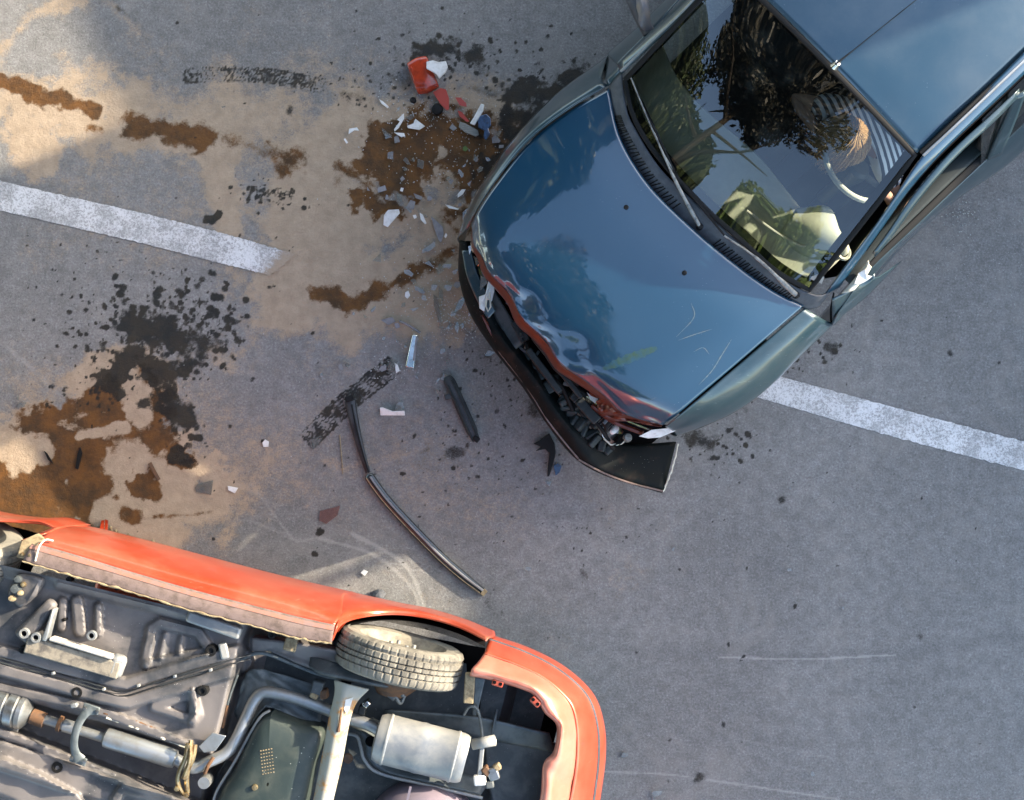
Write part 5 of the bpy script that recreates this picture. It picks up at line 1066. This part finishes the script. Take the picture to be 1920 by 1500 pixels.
wv = ms.n.new('ShaderNodeTexWave'); wv.bands_direction = 'X'; wv.inputs['Scale'].default_value = 11.0; wv.inputs['Distortion'].default_value = .6; wv.inputs['Detail'].default_value = 1
mpn = ms.n.new('ShaderNodeMapping'); mpn.inputs['Rotation'].default_value = (0, 0, R(-20)); ms.l.new(ms.co(), mpn.inputs[0]); ms.l.new(mpn.outputs[0], wv.inputs['Vector'])
ms.set('Base Color', ms.mix(ms.ramp(wv.outputs['Fac'], .42, .56), (.03, .035, .05), (.75, .76, .78))); ms.set('Roughness', .85)
person = empty('person', C(-1.02, .28, .5), 'driver in a striped shirt slumped over the steering wheel of the blue car', 'person')
V = lambda x, y, z: C(x, y, z)
hd = P(1584, 262, .99); shl = P(1664, 312, .88); shr = P(1566, 205, .88); nk = P(1614, 258, .92); chst = P(1640, 240, .82)
pel = V(-1.05, .26, .52); abd = V(-1.0, .26, .67)
hl_ = so + e1 * .16 + e2 * .03; hr_ = so - e1 * .15 - e2 * .04
def fingers(w, d, side):
    out = []
    sd_ = d.cross(Vector((0, 0, 1))).normalized(); palm = w + d * .05
    for k, l in ((-1.5, .055), (-.5, .065), (.5, .062), (1.5, .05)):
        b0 = palm + sd_ * .02 * k + d * .03
        out.append([(palm, .022), (b0, .0095), (b0 + d * l * .5 - Vector((0, 0, .012)), .0085), (b0 + d * l * .62 - Vector((0, 0, .045)), .0075)])
    th = w + d * .025 + sd_ * .03 * side
    out.append([(w + d * .02, .02), (th, .011), (th + d * .035 + sd_ * .012 * side - Vector((0, 0, .015)), .009)])
    return [[(w, .024), (palm, .022)]] + out
ell, elr = V(-.66, .62, .72), V(-.66, -.08, .72)
dl = (hl_ - ell).normalized(); dr_ = (hr_ - elr).normalized(); wl_, wr_ = hl_ - dl * .06, hr_ - dr_ * .06
kneeL, kneeR = V(-.56, .40, .60), V(-.56, .16, .60); ftL, ftR = V(-.24, .40, .36), V(-.26, .16, .36)
body = skinned('body', [[(pel, .13), (abd, .115), (chst, .10), (nk, .05), (nk.lerp(hd, .45), .05), (hd, .082), (hd + FW * .06 + Vector((0, 0, -.02)), .07)],
                        [(hd + FW * .06 + Vector((0, 0, -.02)), .07), (hd + FW * .075 - Vector((0, 0, .085)), .018)],
                        [(chst, .10), (shl, .042), (ell, .034), (wl_, .024)], [(chst, .10), (shr, .042), (elr, .034), (wr_, .024)],
                        [(pel, .13), (V(-.98, .38, .50), .085), (kneeL, .058), (ftL, .036), (ftL + FW * .16, .03)], [(pel, .13), (V(-.98, .16, .50), .085), (kneeR, .058), (ftR, .036), (ftR + FW * .16, .03)]]
               + fingers(wl_, dl, 1) + fingers(wr_, dr_, -1), MAT['skin'], person)
skinned('shirt', [[(pel + Vector((0, 0, .06)), .14), (abd, .13), (chst, .135), (nk.lerp(chst, .45), .085)], [(chst, .135), (shl, .078), (shl.lerp(ell, .55), .06)], [(chst, .135), (shr, .078), (shr.lerp(elr, .55), .06)]], ms.m, person)
skinned('trousers', [[(pel, .14), (V(-.98, .38, .50), .095), (kneeL, .068), (ftL.lerp(kneeL, .1), .05)], [(pel, .14), (V(-.98, .16, .50), .095), (kneeR, .068), (ftR.lerp(kneeR, .1), .05)]], MAT['jeans'], person)
mb = MB(); rh = random.Random(3)
mb.lathe([(0, .1), (.04, .094), (.075, .07), (.092, .03), (.094, -.01), (.085, -.05)], hd, Vector((0, 0, 1)) - FW * .25, 26)
hx = (Vector((0, 0, 1)) - FW * .35).normalized()
for i in range(520):
    a = rh.uniform(0, 2 * math.pi); rr_ = rh.uniform(.095, .108)
    q = (FW * math.cos(a) + LF * math.sin(a)); q = (q - hx * q.dot(hx)).normalized()
    pts = [hd + (hx * math.cos(t_) + q * math.sin(t_)) * rr_ + LF * .01 * math.sin(t_ * 3 + i) for t_ in (.05 + .25 * rh.random(), .6, 1.1, 1.55)]
    e_ = pts[-1]; l = rh.uniform(.08, .2) * (1.2 if math.cos(a) > 0 else .7)
    pts += [e_ + q * .012 + FW * .02 - Vector((0, 0, l * .5)), e_ + FW * .03 + LF * rh.uniform(-.02, .02) - Vector((0, 0, l))]
    mb.tube(cr(pts, 9), [.003, .005, .006, .006, .006, .006, .005, .004, .003, .001], 4, cap=False)
mb.build('hair', MAT['hair'], person)

# ------------------------------------------------------------------ wreckage on the road, thing by thing
def poly(pts, z, th, name, mat, label, cat, group=None, tilt=0.0, bevel=0):
    mb = MB(); a = random.uniform(0, 6.28)
    c0 = sum((P(x, y, 0) for x, y in pts), Vector()) / len(pts)
    top = []
    for x, y in pts:
        p = P(x, y, z); d = p - c0; p.z = z + abs(tilt) * .12 + tilt * (d.x * math.cos(a) + d.y * math.sin(a)); p.z = max(p.z, th + .003); top.append(p)
    mb.prism(top, th); return solo(mb, name, mat, label, cat, group, smooth=False, bevel=bevel)

# bent window trim
tr1 = empty('trim_strip', P(690, 888, 0), 'long black trim strip bent in the middle, lying between the two cars', 'trim strip')
up_ = cr(PP([(656, 748, .02), (664, 790, .022), (676, 840, .022), (690, 886, .018)]), 24)
MB().tube(up_, [.026, .029] + [.0285 - .0007 * i for i in range(23)], 10, flat=.55).build('matt_half', MAT['black_plastic'], tr1)
MB().tube([p + Vector((.006, .0, .015)) for p in up_[2:]], .004, 6).build('ridge', MAT['rubber'], tr1)
MB().beam(P(648, 750, .03), P(663, 745, .03), .03, .02).build('end_cap', MAT['rubber'], tr1, bevel=.004)
lo_ = cr(PP([(690, 890, .02), (702, 908, .022), (728, 942, .022), (780, 998, .022), (830, 1048, .022), (872, 1084, .02), (904, 1108, .018)]), 40)
MB().tube(lo_, [.014, .024] + [.026] * 30 + [.026 - .001 * i for i in range(9)], 10, flat=.6).build('glossy_half', MAT['gloss'] if 'gloss' in MAT else MAT['black_plastic'], tr1)
MB().tube([p + Vector((-.012, -.009, .010)) for p in lo_[1:]], .0035, 6).build('pale_edge', MAT['dirt'], tr1)
MB().tube([p + Vector((.005, .004, .015)) for p in lo_[2:]], .006, 6).build('highlight_bead', MAT['alu'], tr1)  # pale metal bead stands in for the gloss highlight along the strip
MB().box(P(906, 1110, .014), .03, .035, .02, -.7).build('torn_end', MAT['dirt'], tr1, bevel=.004)
# black bumper support
bs = empty('bumper_support', P(868, 770, 0), 'dark plastic bumper support lying left of the torn bumper', 'car part')
b0 = cr(PP([(838, 706, .03), (850, 730, .035), (868, 770, .035), (884, 806, .03), (893, 826, .025)]), 20)
MB().tube(b0, [.018, .026] + [.03] * 14 + [.027, .024, .022, .022, .02], 8, flat=.6).build('bar', MAT['black_plastic'], bs, sharp=30)
MB().tube([p + Vector((.012, .006, .018)) for p in b0[2:-2]], .006, 6).build('rib', MAT['engine'], bs)
MB().tube([p + Vector((-.012, -.008, .014)) for p in b0[3:-1]], .005, 6).build('rib', MAT['foam'], bs)
MB().box(P(840, 744, .03), .035, .03, .02, .3).build('tab', MAT['black_plastic'], bs, bevel=.004)
MB().box(P(893, 823, .035), .03, .035, .03, .9).build('hook', MAT['rubber'], bs, bevel=.006)
MB().prism(PP([(832, 700, .03), (845, 708, .04), (838, 716, .03), (826, 712, .03)]), .006).build('splinter', MAT['clear_shard'], bs, smooth=False)
# claw shaped plastic
poly([(1000, 832), (1012, 826), (1022, 818), (1030, 812), (1040, 832), (1042, 850), (1037, 872), (1030, 893), (1026, 894), (1028, 870), (1030, 850), (1022, 842), (1004, 846), (1014, 838)], .03, .02, 'plastic_fragment', MAT['rubber'], 'claw-shaped black plastic fragment lying just ahead of the hanging bumper', 'fragment', bevel=.004)
poly([(1038, 874), (1046, 868), (1053, 874), (1049, 886), (1042, 892)], .012, .008, 'paint_fragment', MAT['blue_bit'], 'small blue fragment touching the claw-shaped black plastic', 'fragment')
poly([(1022, 902), (1034, 903), (1030, 912)], .008, .004, 'glass_shard', MAT['clear_shard'], 'tiny glass triangle below the claw-shaped black plastic', 'glass')
# rear lamp pieces
lam = empty('lamp_lens', P(792, 140, 0), 'red lamp lens, boxy and cracked, lying on the dark oil patch', 'lamp lens')
MB().patch([PP([(764, 120, .004), (782, 110, .004), (800, 106, .004)]), PP([(764, 121, .05), (782, 111, .055), (800, 108, .05)]), PP([(772, 140, .058), (794, 134, .062), (808, 128, .052)]), PP([(780, 165, .05), (800, 162, .058), (820, 158, .045)]), PP([(784, 175, .02), (803, 172, .03), (822, 162, .02)]), PP([(785, 176, .004), (804, 173, .004), (823, 163, .004)])], 20, 24).build('lens', MAT['red_lens'], lam, thick=.006, sharp=25)
MB().patch([PP([(764, 120, .004), (774, 150, .004), (785, 176, .004)]), PP([(764, 121, .05), (772, 145, .056), (783, 172, .03)])], 10, 4).build('lens_side', MAT['red_lens'], lam, thick=.004)
MB().patch([PP([(800, 106, .004), (812, 132, .004), (823, 163, .004)]), PP([(800, 108, .05), (809, 130, .053), (821, 160, .03)])], 10, 4).build('lens_side', MAT['red_lens'], lam, thick=.004)
MB().tube(PP([(770, 124, .062), (790, 170, .05), (818, 158, .05)]), .004, 6).build('rib', MAT['red_lens'], lam)
poly([(800, 117), (812, 114), (822, 117), (836, 115), (840, 126), (836, 136), (824, 148), (818, 140), (808, 134), (800, 130)], .075, .012, 'plastic_plate', MAT['white_plastic'], 'off-white plastic plate with a scalloped edge leaning on the red lens', 'fragment', tilt=.1, bevel=.003)
poly([(812, 174), (826, 166), (836, 168), (842, 185), (842, 206), (838, 208), (826, 196)], .02, .006, 'red_shard', MAT['red_plate'], 'largest flat red shard, pointing down from the red lens', 'fragment', tilt=.1)
poly([(854, 184), (864, 184), (874, 194), (875, 201), (862, 198)], .012, .005, 'red_shard', MAT['red_plate'], 'small red shard right of the largest red shard', 'fragment', tilt=.1)
poly([(858, 207), (866, 210), (880, 227), (876, 229), (862, 218)], .014, .006, 'red_shard', MAT['red_plate'], 'narrow red shard beside the white plastic stick', 'fragment')
poly([(902, 194), (908, 196), (906, 208), (896, 225), (890, 235), (881, 231), (888, 220)], .022, .012, 'plastic_stick', MAT['white_plastic'], 'cream-white plastic stick among the debris beside the blue car', 'fragment', bevel=.003)
poly([(862, 228), (872, 231), (896, 244), (898, 252), (892, 256), (872, 248), (860, 238)], .016, .01, 'lens_fragment', MAT['grey_lens'], 'grey ribbed lens fragment lying under the white plastic stick', 'fragment', bevel=.002)
poly([(900, 218), (912, 214), (920, 222), (921, 236), (916, 242), (919, 252), (912, 264), (907, 260), (908, 246), (897, 240), (896, 228)], .03, .02, 'paint_fragment', MAT['blue_bit'], 'crumpled dark blue fragment right of the white plastic stick', 'fragment', tilt=.15, bevel=.004)
mb = MB(); mb.lathe([(0, .03), (.02, .03), (.027, .026), (.029, .018), (.029, 0)], P(820, 206, 0), Vector((0, 0, 1)), 26); solo(mb, 'round_cap', MAT['rubber'], 'round black plastic cap at the tip of the red shard', 'cap')
mb = MB(); mb.lathe([(0, .012), (.012, .011), (.018, .002), (.018, 0)], P(775, 188, 0), Vector((.3, .1, 1)), 12); solo(mb, 'rubber_bit', MAT['rubber'], 'small black rubber bit left of the round cap', 'fragment')
poly([(868, 276), (873, 273), (878, 279), (873, 284), (868, 282)], .008, .003, 'leaf', MAT['leaf'], 'small green leaf lying on the wet brown sand', 'leaf')
# headlamp pieces in front of the car
tb_ = empty('lamp_trim', P(772, 660, 0), 'bright chrome lamp trim bar standing out beside the tyre print', 'lamp trim')
MB().beam(P(779, 628, .03), P(768, 690, .03), .032, .02, w1=.046).build('bar', MAT['chrome'], tb_, bevel=.006)
MB().beam(P(782, 630, .045), P(776, 676, .045), .012, .012).build('rail', MAT['mirror_shard'], tb_, bevel=.003)
MB().prism(PP([(768, 672, .045), (779, 675, .045), (776, 692, .045), (764, 690, .045)]), .012).build('clear_end', MAT['lens_clear'], tb_, smooth=False)
mb = MB(); mb.tube(cr(PP([(749, 602, .01), (766, 610, .02), (788, 624, .012)]), 8), .007, 6); solo(mb, 'metal_strip', MAT['mirror_shard'], 'thin grey metal strip above the chrome lamp trim bar', 'strip')
cl_ = empty('lamp_bracket', P(735, 770, 0), 'white and clear lamp bracket lying alone right of the black trim strip', 'lamp part')
MB().prism(PP([(712, 764, .03), (718, 764, .035), (736, 771, .03), (758, 770, .03), (759, 779, .02), (713, 779, .02)]), .014).build('plate', MAT['white_plastic'], cl_, bevel=.003)
MB().prism(PP([(744, 756, .035), (755, 752, .035), (758, 768, .03), (740, 769, .03)]), .01).build('clear_tab', MAT['clear_shard'], cl_, smooth=False)
mb = MB(); c9 = P(710, 1117, 0); r9 = random.Random(8)
for i in range(1): mb.lathe([(0, .045), (.02, .042), (.035, .026), (.038, .01), (.03, 0)], c9, Vector((.2, .1, 1)), 9, rfn=lambda i, k: 1 + .25 * mnoise.noise(Vector((i * 1.7, k * 1.3, 2))))
solo(mb, 'stone', MAT['cowl'], 'dark grey lump lying above the rear wheel of the red car', 'stone', smooth=False)
poly([(600, 958), (616, 954), (638, 948), (633, 966), (612, 982), (598, 976)], .01, .004, 'glass_shard', MAT['pinkglass'] if 'pinkglass' in MAT else MAT['clear_shard'], 'pinkish pane piece on the asphalt above the pale sunlit patch', 'glass')
poly([(586, 824), (604, 820), (602, 828), (588, 842), (582, 840)], .01, .004, 'glass_shard', MAT['clear_shard'], 'clear glass piece at the lower end of the tyre print', 'glass')
poly([(365, 915), (370, 908), (400, 900), (396, 928), (368, 922)], .008, .004, 'glass_shard', MAT['clear_shard'], 'large clear glass piece lying on the sand at the pool edge', 'glass')
poly([(427, 911), (446, 915), (440, 925), (428, 919)], .012, .006, 'plastic_chip', MAT['white_plastic'], 'white plastic chip right of the sandy pool', 'fragment')
poly([(492, 830), (497, 824), (504, 828), (503, 838), (494, 838)], .01, .005, 'plastic_chip', MAT['white_plastic'], 'small white chip lying alone left of the tyre print', 'fragment')
for q, lab in (([(82, 845), (88, 850), (100, 870), (90, 862)], 'black sliver in the brown pool, the left one of two'), ([(150, 838), (154, 850), (146, 880), (141, 878), (145, 852)], 'black sliver in the brown pool, the right one of two')):
    poly(q, .012, .008, 'plastic_sliver', MAT['rubber'], lab, 'fragment')
for q, lab in (([(186, 1000), (190, 976), (195, 975), (194, 1000)], 'upright red splinter at the sill of the red car'), ([(196, 1002), (197, 974), (202, 976), (200, 1004)], 'red splinter right beside the upright red splinter'), ([(150, 990), (158, 980), (162, 986), (156, 992)], 'short red splinter left of the upright ones by the red car')):
    poly(q, .03, .012, 'red_splinter', MAT['red_lens'], lab, 'fragment')
mb = MB(); mb.tube(cr(PP([(281, 868, .012), (288, 882, .016), (298, 900, .012)]), 8), .011, 7, flat=.5); solo(mb, 'wood_sliver', MAT['rust'], 'brown sliver lying across the sand near the brown pool', 'sliver')
mb = MB(); mb.tube(cr(PP([(637, 815, .006), (640, 850, .007), (643, 889, .006)]), 8), .0028, 5); solo(mb, 'straw', MAT['dirt'], 'thin dry straw just left of the black trim strip', 'straw')
poly([(682, 1068), (690, 1072), (684, 1080), (676, 1074)], .012, .006, 'plastic_chip', MAT['white_plastic'], 'white chip in the pale sunlit patch above the red car', 'fragment')

# white slivers, each one of a shape of its own
W = [([(711, 186), (718, 190), (729, 200), (727, 203), (715, 194)], 'white sliver at the upper left of the debris field'), ([(745, 225), (757, 213), (758, 222), (748, 240), (740, 247), (739, 243), (750, 228)], 'white hook-shaped shard left of the white triangle'), ([(779, 223), (797, 237), (786, 244), (765, 240), (763, 236), (775, 232)], 'white triangular shard at the edge of the wet sand'), ([(739, 249), (758, 250), (760, 256), (752, 257)], 'short white shard just below the hook-shaped one'),
     ([(728, 394), (748, 393), (750, 400), (727, 426), (719, 422), (720, 404)], 'largest white shard, lying below the wet brown patch'), ([(787, 399), (793, 403), (800, 419), (797, 421), (789, 412)], 'white sliver right of the largest white shard'), ([(835, 384), (846, 387), (861, 392), (858, 394), (842, 391)], 'thin white sliver close to the front corner of the blue car'), ([(858, 364), (866, 355), (873, 355), (868, 364), (858, 371)], 'white shard above the thin sliver near the blue car'), ([(752, 352), (757, 353), (755, 360), (750, 358)], 'small white chip in the middle of the wet brown patch'), ([(774, 404), (780, 403), (782, 408), (777, 411)], 'small white chip between the largest white shard and the sliver'),
     ([(836, 437), (839, 441), (836, 447), (833, 444)], 'small white chip near the damaged lamp'), ([(645, 262), (648, 260), (653, 268), (650, 270)], 'tiny white chip at the left rim of the debris field'), ([(760, 548), (766, 545), (769, 554), (764, 560), (759, 556)], 'white square chip on the sand left of the headlamp'), ([(655, 242), (670, 240), (674, 246), (665, 245), (654, 252)], 'curved clear sliver at the left rim of the debris field'), ([(740, 680), (746, 684), (750, 695), (743, 700)], 'pale triangular chip right beside the clear sliver on the tyre print')]
for q, lab in W: poly(q, .012, .005, 'white_shard', MAT['white_plastic'], lab, 'fragment', tilt=random.uniform(-.15, .15))
# glass shards that look alike share a label
def shard(x, y, s, mat, label, group, el=1.0):
    n = random.choice((4, 4, 5, 5, 3)); a0 = random.uniform(0, 6.28); rot = random.uniform(0, 3.14)
    pts = []
    for k in range(n):
        a = a0 + 2 * math.pi * (k + random.uniform(-.25, .25)) / n; r_ = s * random.uniform(.65, 1.1)
        u, v = r_ * math.cos(a) * el, r_ * math.sin(a) / el
        pts.append((x + u * math.cos(rot) - v * math.sin(rot), y + u * math.sin(rot) + v * math.cos(rot)))
    poly(pts, random.uniform(.006, .012), .004, 'glass_shard', mat, label, 'glass', group, tilt=random.uniform(-.18, .18))
for x, y, s in [(733, 292, 9), (762, 302, 8), (788, 308, 12), (717, 355, 10), (749, 372, 9), (770, 385, 11), (873, 402, 14), (865, 327, 7), (890, 296, 7), (930, 262, 11), (725, 250, 12), (727, 257, 9), (743, 262, 9), (870, 310, 6), (845, 340, 7), (785, 370, 8), (766, 392, 9), (915, 345, 9), (775, 300, 5), (850, 240, 7), (893, 300, 5), (862, 385, 5), (755, 336, 6), (726, 371, 5), (935, 252, 7), (940, 275, 6), (880, 345, 6), (842, 335, 6), (795, 405, 6), (690, 355, 5), (760, 318, 5), (805, 372, 6), (900, 318, 6), (915, 300, 5), (770, 220, 10), (748, 205, 5)]:
    shard(x, y, s, MAT['mirror_shard'] if random.random() < .45 else MAT['clear_shard'], ('glass shard on the wet brown sand close to the wing of the blue car' if x > 835 else 'glass shard at the upper edge of the wet brown patch, below the red lens' if y < 270 else 'glass shard in the middle of the wet brown patch'), 'glass shards on the wet sand', random.choice((1, 1.2, 1.5)))
poly([(808, 405), (816, 412), (830, 425), (832, 440), (827, 455), (822, 450), (815, 430)], .009, .004, 'glass_shard', MAT['mirror_shard'], 'largest grey glass shard, long and pointed, below the wet brown patch', 'glass')
for x, y, s, e_ in [(805, 465, 11, 1.6), (710, 488, 13, 1.3), (806, 495, 10, 1.5), (825, 505, 11, 1.2), (840, 500, 9, 1.3), (855, 508, 10, 1.2), (776, 527, 7, 1), (768, 513, 9, 1.5), (814, 538, 8, 1), (787, 545, 9, 1.8), (795, 560, 8, 1.2), (777, 580, 8, 1.3), (860, 575, 14, 1.6), (840, 540, 8, 1), (858, 535, 8, 1), (870, 560, 7, 1.4), (820, 580, 16, 2.6), (826, 550, 12, 1.8), (730, 602, 13, 1.3), (745, 612, 7, 1.2), (757, 572, 6, 1), (828, 615, 8, 1.5), (842, 612, 8, 1.5), (856, 614, 8, 1.8), (868, 610, 6, 1.2), (684, 593, 6, 1.2), (663, 588, 4, 1), (700, 580, 7, 1.6), (640, 688, 9, 1.2), (652, 684, 6, 1), (603, 704, 5, 1), (735, 685, 14, 1.4), (718, 690, 9, 1.3), (779, 706, 6, 1.8), (830, 658, 6, 1.2), (840, 676, 6, 1.3), (920, 662, 9, 1.4), (820, 715, 8, 1.4), (820, 735, 7, 1.3), (850, 470, 7, 1), (880, 480, 8, 1.1), (850, 590, 6, 1.5), (883, 590, 6, 1), (895, 600, 5, 1), (745, 640, 6, 1.4), (760, 650, 5, 1), (720, 635, 5, 1)]:
    shard(x, y, s, MAT['clear_shard'] if random.random() < .85 else MAT['mirror_shard'], ('clear glass shard lying close against the front bumper corner' if x > 835 else 'clear glass shard beside the tyre print and the chrome lamp trim' if y > 625 else 'clear glass shard on dry sand ahead of the broken headlamp'), 'glass shards ahead of the headlamp', e_)
for x, y, s in [(1479, 1068, 6), (1230, 1486, 10), (1172, 1416, 9), (1523, 1450, 6), (1262, 1030, 4), (1580, 1140, 4), (1348, 962, 4), (1480, 915, 3), (40, 760, 9), (35, 745, 6), (990, 1065, 6), (1225, 1495, 6), (985, 470, 4), (420, 202, 4)]:
    shard(x, y, s, MAT['clear_shard'], ('stray clear glass chip on the open asphalt right of the red car' if x > 1000 else 'stray clear glass chip at the left, far from the debris field'), 'stray glass chips on the road', 1.3)
# glass crumbs nobody could count
mb = MB(); rg = np.random.default_rng(9)
def crumbs(cx, cy, sx, sy, n, s0=.002, s1=.006):
    for i in range(n):
        x, y = rg.normal(cx, sx), rg.normal(cy, sy); p = P(x, y, .004); s = rg.uniform(s0, s1); a = rg.uniform(0, 6.28)
        b_ = len(mb.v); h = s * .8
        for k in range(3): mb.v.append(p + Vector((math.cos(a + k * 2.1) * s, math.sin(a + k * 2.1) * s, 0)))
        mb.v.append(p + Vector((0, 0, h))); mb.f += [(b_, b_ + 1, b_ + 3), (b_ + 1, b_ + 2, b_ + 3), (b_ + 2, b_, b_ + 3)]
crumbs(800, 310, 70, 60, 170, .002, .005); crumbs(880, 300, 40, 50, 90, .002, .005); crumbs(820, 560, 60, 60, 260, .002, .005); crumbs(870, 600, 25, 20, 180); crumbs(740, 690, 30, 15, 60); crumbs(850, 200, 40, 20, 220, .001, .004); crumbs(770, 210, 40, 25, 120); crumbs(1850, 470, 60, 60, 160, .001, .003); crumbs(1800, 400, 20, 20, 70); crumbs(900, 760, 200, 120, 120, .001, .004); crumbs(1000, 700, 10, 20, 30)
md = mb; mb = MB(); rd = np.random.default_rng(4)
for i in range(260):
    x = rd.normal(228, 26); y = 955 + (x - 150) * .27 + rd.normal(36, 7); s_ = rd.uniform(.003, .011); p = P(x, y, 0)
    mb.lathe([(0, s_ * 1.1), (s_ * .8, s_ * .7), (s_, 0)], p, Vector((rd.uniform(-.3, .3), rd.uniform(-.3, .3), 1)), 6)
dc_ = mb.build('dirt_crumbs', MAT['dirt'], None, smooth=False); tag(dc_, 'yellow clods of dirt fallen along the sill of the red car', 'dirt', kind='stuff')
mb = md
gc = mb.build('glass_crumbs', MAT['crumb'] if 'crumb' in MAT else MAT['clear_shard'], None, smooth=False); tag(gc, 'fine glass crumbs strewn over the sand and asphalt', 'glass crumbs', kind='stuff')
